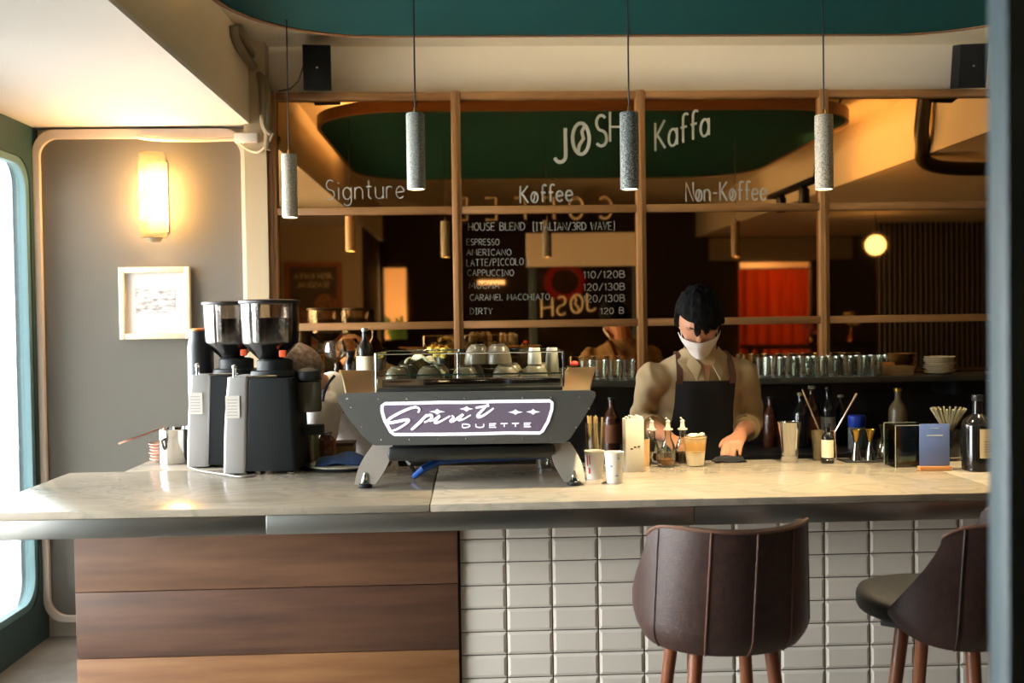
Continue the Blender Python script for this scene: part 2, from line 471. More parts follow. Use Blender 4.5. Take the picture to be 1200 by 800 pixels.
# the teal ceiling panel with its wooden edge
TPX0, TPX1, TPY0, TPY1, TPZ = -.95, 2.43, 1.5, 4.46, 2.82
CEILT = mat('teal_ceiling', (18, 66, 64), .8, spec=.12, bump=.03, scale=120)
tp = struct(MB().prism(rrect(TPX0, TPX1, TPY0, TPY1, .58, 12), TPZ + .004, TPZ + .05, 'Z').build('ceiling_panel', CEILT), 'teal hanging ceiling panel with rounded corners')
ring(rrect(TPX0 - .022, TPX1 + .022, TPY0 - .022, TPY1 + .022, .60, 12), rrect(TPX0, TPX1, TPY0, TPY1, .58, 12), TPZ, TPZ + .07, 'Z').build(
    'edge_trim', wood('panel_edge_wood', (122, 80, 44), (140, 94, 54), 'X'), tp)
# warm strip lamp lying on top of the panel, in the gap below the ceiling
CVM = mat('cove_diffuser', (255, 214, 140), .5, emit=(255, 238, 208), estr=36)
for (cx_, cy_, rz_, ln, lab) in ((TPX0 + .14, 2.9, 0, 1.0, 'warm strip lamp hidden above the panel edge beside the beam'), ((TPX0 + TPX1) / 2, TPY1 - .12, PI / 2, 1.05, 'added warm strip lamp above the panel edge, brightening the wall over the mirrors')):  # the second strip is added to brighten the wall above the mirrors
    cove = thing('cove_lamp', lab, 'lamp', (cx_, cy_, TPZ + .05), rz_, 'strip lamps above the teal panel')
    MB().box(-.03, .03, -ln - .01, ln + .01, 0, .02).build('housing', WHITEP, cove)
    MB().box(-.02, .02, -ln, ln, .021, .03).build('diffuser', CVM, cove)

# near door jamb at the edge of view, its glass door and header
jx = W(1181, 400, 1.0).x
jy = jx / (W(1157, 400, 1.0).x)
DOORP = mat('door_teal_paint', (70, 88, 94), .5)
d1 = struct(MB().box(jx, jx + .07, 1.0, jy, 0, 2.07, .003).build('door_1', DOORP), 'blue-grey door frame close to the viewer')
MB().box(jx + .97, jx + 1.04, 1.0, jy, 0, 2.07, .003).build('jamb', DOORP, d1)
MB().box(jx + .07, jx + .97, 1.0, jy, 0, .12, .003).build('bottom_rail', DOORP, d1)
MB().box(jx + .07, jx + .97, 1.012, 1.018, .12, 2.07).build('pane', PANE, d1)
MB().box(jx - .02, jx + 1.06, .99, jy + .02, 2.07, 2.38).build('header', mat('header_paint', (226, 216, 196), .6), d1)
jl = MB()
lettering(jl, 'J\u00d8SH', .17, lambda u, v: (jx + .62 - u, 1.026, 1.66 + v - .12 * u), .009, gap=.25)
jl.build('door_lettering', mat('cream_sign', (240, 225, 190), .5), d1)
cs = thing('letter_sign', 'large letters above the near door', 'sign', (0, 1.02, 2.5))
MB().box(-.15, 1.4, -.012, .012, -.02, 0).build('rail', BLACKP, cs)
for k, ch in enumerate('COFFEE'):
    m = MB(); lettering(m, ch, .2, lambda u, v: (1.32 - .27 * k - u, 0, v + .012), .012)
    m.build('letter', MATS['cream_sign'], cs)

# ------------------------------------------------------------------ mirror wall in its wooden grid
MIR = mat('bronze_mirror', (190, 144, 92), .025, 1.0)
CHALK = mat('white_marker', (166, 160, 146), .8)
mw = thing('menu_mirror', 'bronze tinted mirror wall in a wooden grid with hand-lettered menu', 'mirror', (0, MY, 0))
gx = [-1.00] + [W(px, 245, MY).x for px in (535.5, 750.5, 964)]
step = gx[3] - gx[2]
gx += [gx[3] + step, gx[3] + 2 * step]
gz = [1.24, W(750, 377.5, MY).z, W(750, 244.5, MY).z, W(750, 112, MY).z]
hw = .024
ins = lambda o: setattr(o, 'location', (0, 0, 0))
for x in gx:
    MB().box(x - hw, x + hw, -.035, .04, gz[0], gz[3] + hw, .006).build('stile', WOODF, mw)
    MB().box(x - .004, x + .004, -.042, -.03, gz[0], gz[3] + hw - .005).build('stile_bead', WOODF, mw)
for z in gz[1:]:
    for i in range(5):
        MB().box(gx[i] + hw, gx[i + 1] - hw, -.032, .04, z - .019, z + .019, .005).build('rail', WOODFX, mw)
panes = {}
for r in range(3):
    for c in range(5):
        z0 = gz[r] + (.019 if r else 0)
        o = MB().box(gx[c] + hw, gx[c + 1] - hw, 0, .01, z0, gz[r + 1] - .019).build('mirror_pane', MIR, mw, smooth=0)
        panes[(c, r)] = o
FADED = mat('faded_marker', (118, 113, 102), .8)
def write_on(pane, name, items, m_=None):
    for (txt, x0, x1, ybase, ytop, thick, *ex) in items:
        m = MB()
        ybase1 = ex[0] if ex else None
        a = W(x0, ybase, MY); b = W(x1, ybase if ybase1 is None else ybase1, MY); t = W(x0, ytop, MY)
        sl = (b.z - a.z) / (b.x - a.x)
        lettering(m, txt, t.z - a.z, lambda u, v: (a.x + u, -.0015, a.z + v), thick, fit=b.x - a.x, flat=Vector((0, 1, 0)), seg=5, slope=sl)
        m.build(name, m_ or CHALK, pane)
write_on(panes[(1, 2)], 'shop_lettering', [('J', 650, 663, 190, 150, .010), ('\u00d8', 671, 691, 181, 144, .010),
                                           ('S', 698, 711, 171, 135, .008), ('H', 715, 737, 166, 131, .006)])
write_on(panes[(2, 2)], 'shop_lettering', [('Kaffa', 768, 831, 177, 144, .0065, 158)])
write_on(panes[(0, 2)], 'heading_lettering', [('Signture', 382, 474, 234, 211, .003, 232)])
write_on(panes[(1, 2)], 'heading_lettering', [('K\u00f8ffee', 610, 671, 238, 218, .0048, 235)])
write_on(panes[(2, 2)], 'heading_lettering', [('N\u00f8n-K\u00f8ffee', 804, 898, 236, 214, .0046, 234)])
write_on(panes[(1, 1)], 'menu_lettering', [
    ('HOUSE BLEND', 549, 615, 270, 261, .0026, 269.5), ('[ITALIAN/3RD WAVE]', 625, 720, 270, 261, .0026, 269),
    ('ESPRESSO', 547, 585, 287, 280, .0022), ('AMERICANO', 547, 599, 299, 292, .0022), ('LATTE/PICCOLO L', 547, 622, 312, 304, .0022, 310),
    ('CAPPUCCINO', 548, 602, 323, 316, .0022), ('MOCHA', 550, 585, 338, 331, .0022), ('CARAMEL MACCHIATO', 551, 644, 352, 345, .0022, 351),
    ('DIRTY', 551, 577, 368, 361, .0022),
    ('110/120B', 684, 732, 326, 318, .0023, 325), ('120/130B', 684, 732, 340.5, 332.5, .0023, 339.5), ('120/130B', 684, 732, 354, 346, .0023, 353),
    ('120 B', 704, 731, 368, 361, .0023, 367)], FADED)

# ================================================================== THE BAR
CZ = 1.05
CY0, CY1 = 3.04, 3.84
CX0, CX1 = -1.50, 2.75
MARB = marble('cream_marble')
seam = on_counter(505, 585).x
wt = thing('worktop', 'long cream marble worktop of the bar with a steel front edge', 'worktop', (0, 0, 0))
for (x0, x1) in ((CX0, seam - .0012), (seam + .0012, 1.62), (1.6225, CX1)):
    MB().box(x0, x1, CY0, CY1, CZ - .024, CZ, .004).build('marble_slab', MARB, wt)
MB().box(-1.30, -.33, CY1 + .001, 4.14, CZ - .028, CZ, .004).build('marble_slab', MARB, wt)
MB().box(-1.29, -.34, 3.80, 4.12, CZ - .25, CZ - .0285).build('rear_support', mat('support_dark', (40, 38, 36), .6), wt)
FASC = mat('fascia_steel', (176, 176, 170), .3, 1.0, bump=.015, scale=40, stretch=(1, 1, 40))
for (x0, x1) in ((CX0 + .012, -.62), (-.619, .66), (.661, 1.9), (1.901, CX1)):
    MB().box(x0, x1, CY0 + .006, CY0 + .03, CZ - .082, CZ - .0245, .003).build('steel_fascia', FASC, wt)
MB().box(CX0 + .012, CX0 + .036, CY0 + .031, CY1 - .02, CZ - .082, CZ - .0245).build('steel_fascia', FASC, wt)
# wooden part of the bar front
BW0, BW1 = W(88, 700, 3.22).x, W(537, 700, 3.22).x
wf = thing('plank_cladding', 'wood-planked front of the bar under the espresso machine', 'bar', (0, 0, 0))
MB().box(BW0 + .01, BW1 - .002, 3.25, 3.78, 0, CZ - .03).build('carcass', mat('carcass_dark', (60, 46, 36), .7), wf)
pz = [W(300, 855, 3.22).z, W(300, 767, 3.22).z, W(300, 689.5, 3.22).z]
edges = [0.0, pz[0] - .2, pz[0], pz[1], pz[2], CZ - .0295]
tones = [((102, 67, 41), (130, 89, 56)), ((110, 72, 45), (138, 95, 60)), ((130, 86, 50), (158, 111, 68)),
         ((72, 46, 33), (104, 70, 48)), ((94, 62, 42), (122, 85, 58))]
for k in range(5):
    MB().box(BW0, BW1, 3.222, 3.25, edges[k] + .0012, edges[k + 1] - .0012, .0015).build('plank', wood('plank_wood_%d' % k, *tones[k], 'X', .55, 2.2), wf)
# tiled part
tf = thing('tile_cladding', 'white metro tile front of the bar behind the stools', 'bar', (0, 0, 0))
TW, TH = .1468, .0742
tx0 = W(538.5, 640, 3.24).x
tz0 = W(560, 632, 3.24).z
MB().box(BW1, CX1 - .05, 3.246, 3.78, 0, CZ - .03).build('grout', mat('dark_grout', (62, 52, 46), .9), tf)
TILEM = mat('cream_tile', (222, 214, 200), .2, coat=.3)
def tile_mesh():
    g, d, b = .0018, .008, .009
    v = [(g, .0, g), (TW - g, 0, g), (TW - g, 0, TH - g), (g, 0, TH - g),
         (g, -d * .45, g), (TW - g, -d * .45, g), (TW - g, -d * .45, TH - g), (g, -d * .45, TH - g),
         (g + b, -d, g + b), (TW - g - b, -d, g + b), (TW - g - b, -d, TH - g - b), (g + b, -d, TH - g - b)]
    f = [(8, 9, 10, 11)] + [(i, (i + 1) % 4, (i + 1) % 4 + 4, i + 4) for i in range(4)] + [(i + 4, (i + 1) % 4 + 4, (i + 1) % 4 + 8, i + 8) for i in range(4)] + [(3, 2, 1, 0)]
    return MB().add(v, f).mesh('tile', 0)
tm = tile_mesh(); tm.materials.append(TILEM)
r0 = int(tz0 / TH)
for c in range(int((CX1 - .05 - tx0) / TW)):
    for r in range(-r0, 1):
        o = bpy.data.objects.new('tile', tm); COL.objects.link(o); o.parent = tf
        o.location = (tx0 + c * TW, 3.246, tz0 + r * TH)
# back counter and shelf under the mirrors
DKC = mat('black_laminate', (26, 24, 23), .5)
bc = thing('back_counter', 'dark back counter behind the bar', 'counter', (0, 0, 0))
MB().box(-.98, 3.4, 4.80, 5.24, 0, .90).build('cabinet', DKC, bc)
MB().box(-1.0, 3.42, 4.77, 5.25, .90, .94, .004).build('counter_top', mat('dark_stone', (44, 40, 37), .3), bc)
MB().box(-1.0, 3.42, 5.25, 5.30, .94, 1.235).build('splashback', mat('splashback', (30, 27, 24), .35), bc)
SHZ = W(960, 441, 5.0).z
sh = thing('bottle_shelf', 'dark ledge shelf running under the mirrors', 'shelf', (0, 0, 0))
MB().box(-1.0, 3.4, 4.93, 5.22, SHZ - .03, SHZ, .004).build('board', mat('shelf_board', (52, 50, 40), .35), sh)
for x in (-.9, .2, 1.3, 2.4, 3.3):
    MB().box(x - .012, x + .012, 4.98, 5.249, SHZ - .10, SHZ - .0305).build('bracket', BLACKP, sh)

# ------------------------------------------------------------------ espresso machine
em = thing('espresso_machine', 'steel espresso machine with riveted back panel, its script sign facing us', 'coffee machine', (0, 0, 0))
PY = 3.33
def P2(px, py, Y=PY): p = W(px, py, Y); return (p.x, p.z)
GREYM = mat('satin_grey_steel', (112, 113, 108), .42, .6)
DARKM = mat('dark_steel', (66, 68, 66), .35, .8)
outline = [(396, 470), (396, 464), (402, 461), (415, 460), (550, 458.5), (690, 457), (697, 459), (698, 463), (694, 472), (681, 494),
           (668, 513), (662, 518.5), (550, 520), (440, 521.5), (434, 519), (424, 509), (408, 489)]
bpan = MB().prism([P2(*p) for p in outline], PY - .006, PY + .008).build('back_panel', GREYM, em, label='grey steel back panel with rivets')
rv = MB()
for (x, y) in [(444 + 33.6 * k, 467.3 - .35 * k) for k in range(8)] + [(447 + 33.2 * k, 515 - .3 * k) for k in range(7)] + [(412, 477), (425, 500), (690, 478), (675, 500), (407, 467)]:
    p = W(x, y, PY)
    b = MB().ball((p.x, PY - .006, p.z), (.0034, .003, .0034), 8, 6); b.build('rivet', CHROME, bpan)
# sign: background, border, script, stars, block letters
def S2(u, v, Y=PY - .009): return W(440 + u / 5.4545, 460 + v / 5.4545, Y)
brd = [(42, 85), (60, 70), (200, 68), (400, 62), (580, 62), (770, 56), (1115, 52), (1130, 66), (1128, 105), (1105, 180), (1068, 245), (1050, 258), (860, 257), (580, 264), (400, 266), (120, 267), (98, 250), (60, 180), (42, 120)]
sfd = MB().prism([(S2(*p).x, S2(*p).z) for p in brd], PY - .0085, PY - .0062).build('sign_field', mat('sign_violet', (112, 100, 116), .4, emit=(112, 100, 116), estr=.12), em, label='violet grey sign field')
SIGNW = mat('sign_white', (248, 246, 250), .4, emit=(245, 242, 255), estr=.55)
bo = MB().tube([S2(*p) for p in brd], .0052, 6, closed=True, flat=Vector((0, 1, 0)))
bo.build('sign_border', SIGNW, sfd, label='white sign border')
sc_ = MB(); fl = Vector((0, 1, 0))
def brush(pts, r, Y=PY - .0105):
    sc_ = MB()
    # smooth through the points
    out = []
    for i in range(len(pts) - 1):
        p0 = pts[max(i - 1, 0)]; p1 = pts[i]; p2 = pts[i + 1]; p3 = pts[min(i + 2, len(pts) - 1)]
        for k in range(5):
            t = k / 5
            out.append(tuple(.5 * (2 * p1[j] + (p2[j] - p0[j]) * t + (2 * p0[j] - 5 * p1[j] + 4 * p2[j] - p3[j]) * t * t + (3 * p1[j] - p0[j] - 3 * p2[j] + p3[j]) * t ** 3) for j in (0, 1)))
    out.append(pts[-1])
    n = len(out)
    sc_.tube([S2(u, v, Y) for u, v in out], [r * (.55 + .45 * math.sin(PI * min(1, (i + 2) / (n + 2)))) for i in range(n)], 6, flat=fl)
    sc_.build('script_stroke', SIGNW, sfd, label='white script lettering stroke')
brush([(272, 128), (280, 105), (255, 92), (200, 108), (130, 142), (84, 172), (88, 192), (140, 184), (200, 172), (212, 180), (185, 205), (140, 232), (100, 246)], .0058)
brush([(330, 138), (295, 178), (255, 215), (228, 238)], .0056)
brush([(268, 200), (310, 160), (345, 142), (362, 150), (345, 174), (310, 190)], .0048)
brush([(345, 182), (372, 172), (412, 146), (392, 172), (378, 190), (400, 190), (440, 170), (478, 148)], .0046)
brush([(486, 146), (500, 158), (478, 178), (492, 184), (540, 152), (560, 138), (540, 162), (530, 176), (560, 170), (610, 142)], .0046)
brush([(722, 70), (690, 105), (655, 142), (660, 156), (700, 140), (756, 98)], .0054)
brush([(640, 96), (690, 88), (728, 84)], .0044)
for (u, v, r) in ((395, 121, 50), (582, 103, 44), (895, 124, 48), (1008, 122, 46)):
    star = [(u - r, v), (u - r * .3, v - 7), (u, v - 18), (u + r * .3, v - 7), (u + r, v), (u + r * .3, v + 7), (u, v + 18), (u - r * .3, v + 7)]
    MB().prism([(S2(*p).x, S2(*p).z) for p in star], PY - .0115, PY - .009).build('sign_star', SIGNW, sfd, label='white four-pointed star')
sb_ = MB()
for k, ch in enumerate('DUETTE'):
    u0 = (556, 642, 728, 800, 872, 950)[k]; w_ = (48, 50, 44, 46, 46, 44)[k]
    a = S2(u0, 223 - k * 1.2); b = S2(u0 + w_, 223 - k * 1.2); t = S2(u0, 200 - k * 1.2)
    sb_ = MB(); lettering(sb_, ch, t.z - a.z, lambda x, z: (a.x + x, PY - .0105, a.z + z), .0022, fit=b.x - a.x, flat=fl, seg=5)
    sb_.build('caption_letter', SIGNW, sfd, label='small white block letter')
# body, wing sides, top deck
pL, pR = W(432, 500, PY).x, W(668, 500, PY).x
MB().box(pL + .02, pR - .02, PY + .01, 3.86, 1.20, 1.345, .01).build('body', DARKM, em)
GOLDS = mat('warm_polished_steel', (222, 200, 160), .28, 1.0)
for sgn, xa, za in ((-1, P2(404, 461)[0], P2(404, 461)[1]), (1, P2(692, 457)[0], P2(692, 457)[1])):
    rings = []
    for k in range(9):
        t = k / 8; Y = PY + .012 + .42 * t
        x = xa + sgn * (.075 * t); z = za - .004 + .055 * math.sin(t * PI * .55)
        xi = sgn * .10 + (xa - sgn * .10) * 1.0 - sgn * .20
        rings.append([(xi, Y, z - .012), (x - sgn * .02, Y, z - .006), (x, Y, z), (x - sgn * .004, Y, z + .006), (x - sgn * .03, Y, z + .004), (xi, Y, z)])
    MB().loft(rings).build('side_wing', GOLDS, em)
    MB().prism([(PY + .01, za - .02), (3.85, za - .02), (3.80, 1.215), (PY + .01, 1.20)], xa - sgn * .125, xa - sgn * .11, 'X').build('side_plate', GREYM, em)
dz = P2(550, 456, PY)[1]
MB().box(P2(440, 455)[0], P2(660, 455)[0], PY + .02, 3.80, dz - .02, dz + .004, .004).build('cup_tray', DARKM, em, label='dark cup warmer tray')
# rail of glass guards round the cup tray
rx0, rx1 = W(441, 430, 3.40).x, W(660, 430, 3.40).x
rz1 = W(550, 414, 3.40).z
ry0, ry1 = 3.40, 3.74
for (x0, x1, y0, y1) in ((rx0, rx1, ry0, ry0 + .004), (rx0, rx1, ry1, ry1 + .004), (rx0, rx0 + .004, ry0, ry1), (rx1, rx1 + .004, ry0, ry1)):
    MB().box(x0, x1, y0, y1, dz + .005, rz1).build('glass_guard', GL, em)
for x in (rx0, (rx0 + rx1) / 2 - .04, rx1):
    for y in (ry0 - .006, ry1 + .01):
        MB().cyl((x, y, dz), (x, y, rz1 + .004), .004, seg=8).build('rail_post', CHROME, em)
for z in (rz1 + .002, dz + .045):
    MB().tube([(rx0, ry0 - .006, z), (rx1, ry0 - .006, z), (rx1, ry1 + .01, z), (rx0, ry1 + .01, z)], .0028, 6, closed=True).build('guard_rail', CHROME, em)
MB().box(rx0 + .02, rx1 - .01, ry0 - .018, ry0 - .008, dz + .006, dz + .034, .002).build('tray_lip', CHROME, em)
# underside: drip tray, legs, feet
MB().box(W(455, 530, 3.42).x, W(650, 530, 3.42).x, 3.38, 3.80, W(550, 537, 3.42).z, W(550, 521, 3.42).z, .012).build('drip_tray', DARKM, em)
LEGM = mat('leg_steel', (205, 196, 184), .35, .6)
for (foot, top, sgn) in (((428, 571), (448, 522), -1), ((673, 568), (657, 519), 1)):
    f0 = on_counter(*foot); t0 = W(top[0], top[1], 3.40)
    rings = []
    for k in range(7):
        t = k / 6; c = f0.lerp(t0, t) + Vector((0, .02 * t, .012 * (1 - t)))
        w = .030 + .012 * math.sin(t * PI) + .004; d = .012
        rings.append([(c.x - w, c.y - d, c.z), (c.x + w, c.y - d, c.z), (c.x + w, c.y + d, c.z), (c.x - w, c.y + d, c.z)])
    MB().loft(rings).build('leg', LEGM, em)
    for yy in (0, .38):
        MB().lathe([(.022, 0), (.024, .004), (.024, .012), (.02, .015)], 20, c=(f0.x, f0.y + yy, CZ)).build('foot', BLACKP, em)
        MB().lathe([(.019, .0151), (.014, .02), (.011, .03), (.006, .042), (.002, .05)], 16, c=(f0.x, f0.y + yy - .002, CZ)).build('foot_cone', CHROME, em)
    if True:
        g0 = Vector((f0.x, f0.y + .38, CZ + .02)); g1 = Vector((t0.x, 3.76, t0.z))
        MB().tube([g0, g1], [.018, .026], 8).build('rear_leg', DARKM, em)
# group handles on the working side, steam knobs
for gxp in (-.10, .22):
    g = MB().tube([(gxp, 3.80, 1.20), (gxp, 3.86, 1.19), (gxp + .01, 3.98, 1.185)], [.03, .03, .012], 12); g.build('group_handle', BLACKP, em)
kn = W(673, 426, 3.62)
MB().ball(tuple(kn), (.016, .012, .010), 12, 8).build('steam_knob', mat('red_knob', (190, 46, 34), .35), em, label='red steam valve knob')
MB().tube([kn + Vector((-.02, 0, -.01)), kn + Vector((-.05, .02, -.05))], .006, 8).build('valve_stem', CHROME, em)
# blue hose under the machine
bh = MB().tube([on_counter(486, 562) + Vector((0, 0, .012)), W(496, 549, 3.46), W(515, 540, 3.50), W(545, 536.5, 3.54), W(590, 535, 3.58), W(640, 533, 3.62)],
               [.010, .013, .014, .015, .015, .013], 12)
tag(bh.build('water_hose', mat('blue_hose', (26, 74, 150), .35)), 'blue hose curving under the espresso machine', 'hose')
bs = MB().tube([on_counter(487, 557) + Vector((0, 0, .008)), W(480, 543, 3.50), W(470, 531, 3.55), W(466, 528, 3.62)], .007, 8)
tag(bs.build('power_cord', BLACKP), 'dark cord hanging under the espresso machine', 'cord')

# cups on the machine
CUPM = mat('olive_grey_cup', (98, 90, 74), .35, coat=.2)
def cup_proto(name, label, m, r, h, group):
    t = thing(name, label, 'cup', group=group)
    MB().lathe([(r * .55, h), (r * .62, h * .985), (r * .68, h * .93), (r * .86, h * .7), (r * .97, h * .3), (r, .001), (r * .95, .001), (r * .92, h * .3), (r * .8, h * .66), (0, h * .86)], 24).build('bowl', m, t)
    MB().lathe([(r * .5, h), (r * .52, h + .005), (r * .45, h + .005), (r * .43, h)], 24).build('foot_ring', m, t)
    MB().tube([(r * .9, 0, h * .25), (r * 1.25, 0, h * .22), (r * 1.4, 0, h * .45), (r * 1.2, 0, h * .66), (r * .82, 0, h * .66)], .006, 8).build('handle', m, t)
    return t
tz = dz + .0045
cp = cup_proto('coffee_cup', 'olive grey cup upside down in the front row on the espresso machine', CUPM, .047, .062, 'upturned cups on the espresso machine')
ORD = ['first', 'second', 'third', 'fourth', 'fifth', 'sixth', 'seventh', 'eighth', 'ninth']
first = True
spots = [(466, 3.47), (503, 3.47), (545, 3.47), (592, 3.47), (627, 3.475)]
for row, (dy, rn) in enumerate(((0, 'front'), (.125, 'rear'))):
    for i, (px, y) in enumerate(spots):
        x = W(px + (8 if row else 0), 430, y).x
        lab = 'upturned olive grey cup, %s from the grinders in the %s row on the machine' % (ORD[i], rn)
        if first: cp['label'] = lab; cp.location = (x, y, tz); cp.rotation_euler = (0, 0, 2.2); first = False
        else: copy_tree(cp, (x, y + dy, tz), random.uniform(1.2, 2.6) if i < 4 else 2.6, lab)
# second tier of two cups
for px, y, lab in ((584, 3.53, 'olive grey cup stacked second high near the middle of the cup tray'), (560, 3.535, 'olive grey cup leaning in the second layer behind the front cups')):
    copy_tree(cp, (W(px, 430, y).x, y, tz + .0685), 2.0, lab)
def glass_proto(name, label, r, h, group=None, cat='glass', taper=.9, inv=False):
    t = thing(name, label, cat, group=group)
    pr = [(r * taper * .2, .0), (r * taper, .0), (r * taper, .003), (r, h), (r - .002, h), (r * taper - .003, .008), (0, .008)]
    if inv: pr = [(a, h - b) for a, b in pr]
    MB().lathe(pr, 24).build('wall', GL, t)
    MB().lathe([(r * taper - .004, h - .007 if inv else .001), (r * taper - .004, h - .001 if inv else .007)], 20).build('base', mat('thick_glass', (200, 206, 200), .08, trans=.8), t)
    return t
MILKY = mat('milky_glass', (226, 222, 206), .25, trans=.45)
for px, lab in ((626, 'small clear glass upside down on the machine cups, next to another'), (647, 'small clear glass upside down nearest the red valve knob')):
    q = W(px, 425, 3.50); 
    g = thing('shot_glass', lab, 'glass', (q.x, 3.475 if px < 640 else 3.50, tz + (.0685 if px < 640 else .0)), group='upturned glasses on the espresso machine')
    hh = W(px, 407, 3.5).z - tz - (.0685 if px < 640 else .0)
    hh = max(hh, .045)
    MB().lathe([(.024, 0), (.022, hh * .7), (.018, hh), (.0, hh), (.0, hh - .006), (.016, hh - .006), (.020, hh * .65), (.0225, 0)], 20).build('wall', MILKY, g)
# folded cloth on the cups
cl = []
a = W(474, 424, 3.46); b = W(521, 428, 3.5)
for i in range(9):
    row = []
    for j in range(15):
        u, v = j / 14, i / 8
        x = a.x + (b.x - a.x) * u
        z = tz + .078 + .02 * math.sin(PI * min(1, u * 1.25)) ** .7 + .007 * math.sin(u * 17 + v * 4) + .004 * math.sin(v * 13 + u * 9) - (.045 * max(0, u - .72) / .28 if u > .72 else 0)
        row.append((x, 3.45 + .13 * v + .01 * math.sin(u * 7), z))
    cl.append(row)
tag(MB().sheet(cl, .006).build('folded_cloth', mat('cream_cloth', (226, 222, 190), .9, bump=.1, scale=300), smooth=80), 'cream folded cloth lying on the machine cups', 'cloth')

# ------------------------------------------------------------------ grinders
def grinder(px, py, scale, label):
    b = on_counter(px, py)
    g = thing('coffee_grinder', label, 'grinder', (b.x, b.y, CZ), 0, 'coffee grinders')
    return g, b
ALU = mat('grey_enamel', (176, 174, 172), .4, .2)
BLK = mat('black_enamel', (17, 22, 23), .55, spec=.3, bump=.02, scale=200)
BEAN = mat('coffee_beans', (92, 62, 46), .45, col2=(56, 36, 26), scale=140, bump=.6, lo=.4, hi=.6)
HOPG = thin_glass('hopper_plastic', (240, 234, 226), amount=.9, rough=.12, base=.10)
def build_grinder(g):
    # local: x right, y away from viewer; front face (grey) turned to the left
    W_, D_, H = .20, .27, .345
    rings = []
    for k in range(9):
        t = k / 8; z = .012 + (H - .012) * t
        taper = .018 * t
        x0 = -.030 + taper * 1.0; x1 = .165 - .012 * t
        rings.append([(x, y, z) for (x, y) in rrect(x0, x1, -.085, .15, .018, 4)])
    MB().loft(rings).build('housing', BLK, g)
    rings = []
    for k in range(11):
        t = k / 10; z = .006 + (H + .0) * t
        xo = -.100 + .022 * t - .004 * math.sin(t * PI)
        rings.append([(x, y, z) for (x, y) in rrect(xo, -.018 + .014 * t, -.092, .12, .012, 4)])
    MB().loft(rings).build('front_plate', ALU, g, label='pale grey front plate')
    stk = MB().box(-.084, -.034, -.0975, -.0925, .205, .285).build('sticker', WHITEP, g, label='white sticker with fine print')
    for k in range(6):
        MB().box(-.078, -.042, -.0982, -.0976, .214 + .011 * k, .217 + .011 * k).build('print_line', mat('print_grey', (186, 184, 180), .8), stk)
    MB().lathe([(.085, .0), (.09, .006), (.086, .022), (.07, .026)], 28, c=(.065, .03, H)).build('top_plate', BLK, g)
    MB().lathe([(.066, .026), (.066, .06), (.052, .066)], 28, c=(.065, .03, H)).build('collar', BLK, g)
    hop = MB().lathe([(.04, .062), (.100, .122), (.104, .128), (.108, .27), (.105, .27), (.101, .129), (.038, .066)], 32, c=(.05, .03, H))
    hop = hop.build('hopper', HOPG, g, label='clear bean hopper')
    MB().lathe([(.036, .067), (.096, .124), (.100, .130), (.102, .215), (.0, .22)], 32, c=(.05, .03, H)).build('coffee_beans', BEAN, hop)
    MB().lathe([(.110, .269), (.113, .273), (.112, .281), (.09, .285), (.0, .286)], 32, c=(.05, .03, H)).build('hopper_lid', BLACKP, hop, label='flat black lid')
    MB().box(.10, .125, -.05, -.035, H + .075, H + .10, .003).build('gate_tab', mat('orange_tab', (222, 84, 40), .4), hop, label='orange gate tab')
    MB().tube([(-.055, -.075, H + .005), (-.055, -.075, H + .035)], .007, 8).build('lever_post', CHROME, g)
    MB().ball((-.055, -.075, H + .042), .010, 10, 8).build('lever_ball', CHROME, g)
    MB().tube([(-.01, -.087, H + .008), (.10, -.087, H + .008)], .004, 8).build('adjust_bar', CHROME, g)
    # doser on the barista side
    MB().lathe([(.045, 0), (.048, .01), (.048, .11), (.04, .115)], 24, c=(.188, .03, .215)).build('doser', mat('smoked_doser', (96, 92, 78), .12, .3), g)
    MB().lathe([(.05, .116), (.042, .15), (.02, .16), (.0, .161)], 24, c=(.188, .03, .215)).build('doser_lid', BLK, g)
    MB().box(.165, .24, .0, .06, .13, .165, .004).build('portafilter_fork', BLK, g)
    for (x, y) in ((-.06, -.07), (.14, -.07), (-.06, .12), (.14, .12)):
        MB().lathe([(.012, 0), (.014, .006), (.01, .012)], 12, c=(x, y, 0)).build('foot', CHROME, g)
b1 = on_counter(297, 556); b2 = on_counter(252, 549)
g1 = thing('coffee_grinder', 'black coffee grinder with grey front and sticker, nearest the espresso machine', 'grinder', (b1.x - .005, b1.y + .09, CZ), -.05, 'coffee grinders')
build_grinder(g1)
g2 = copy_tree(g1, (b2.x - .01, b2.y + .11, CZ), -.02, 'black coffee grinder with grey front, beside the steel milk pot', 'coffee grinders')

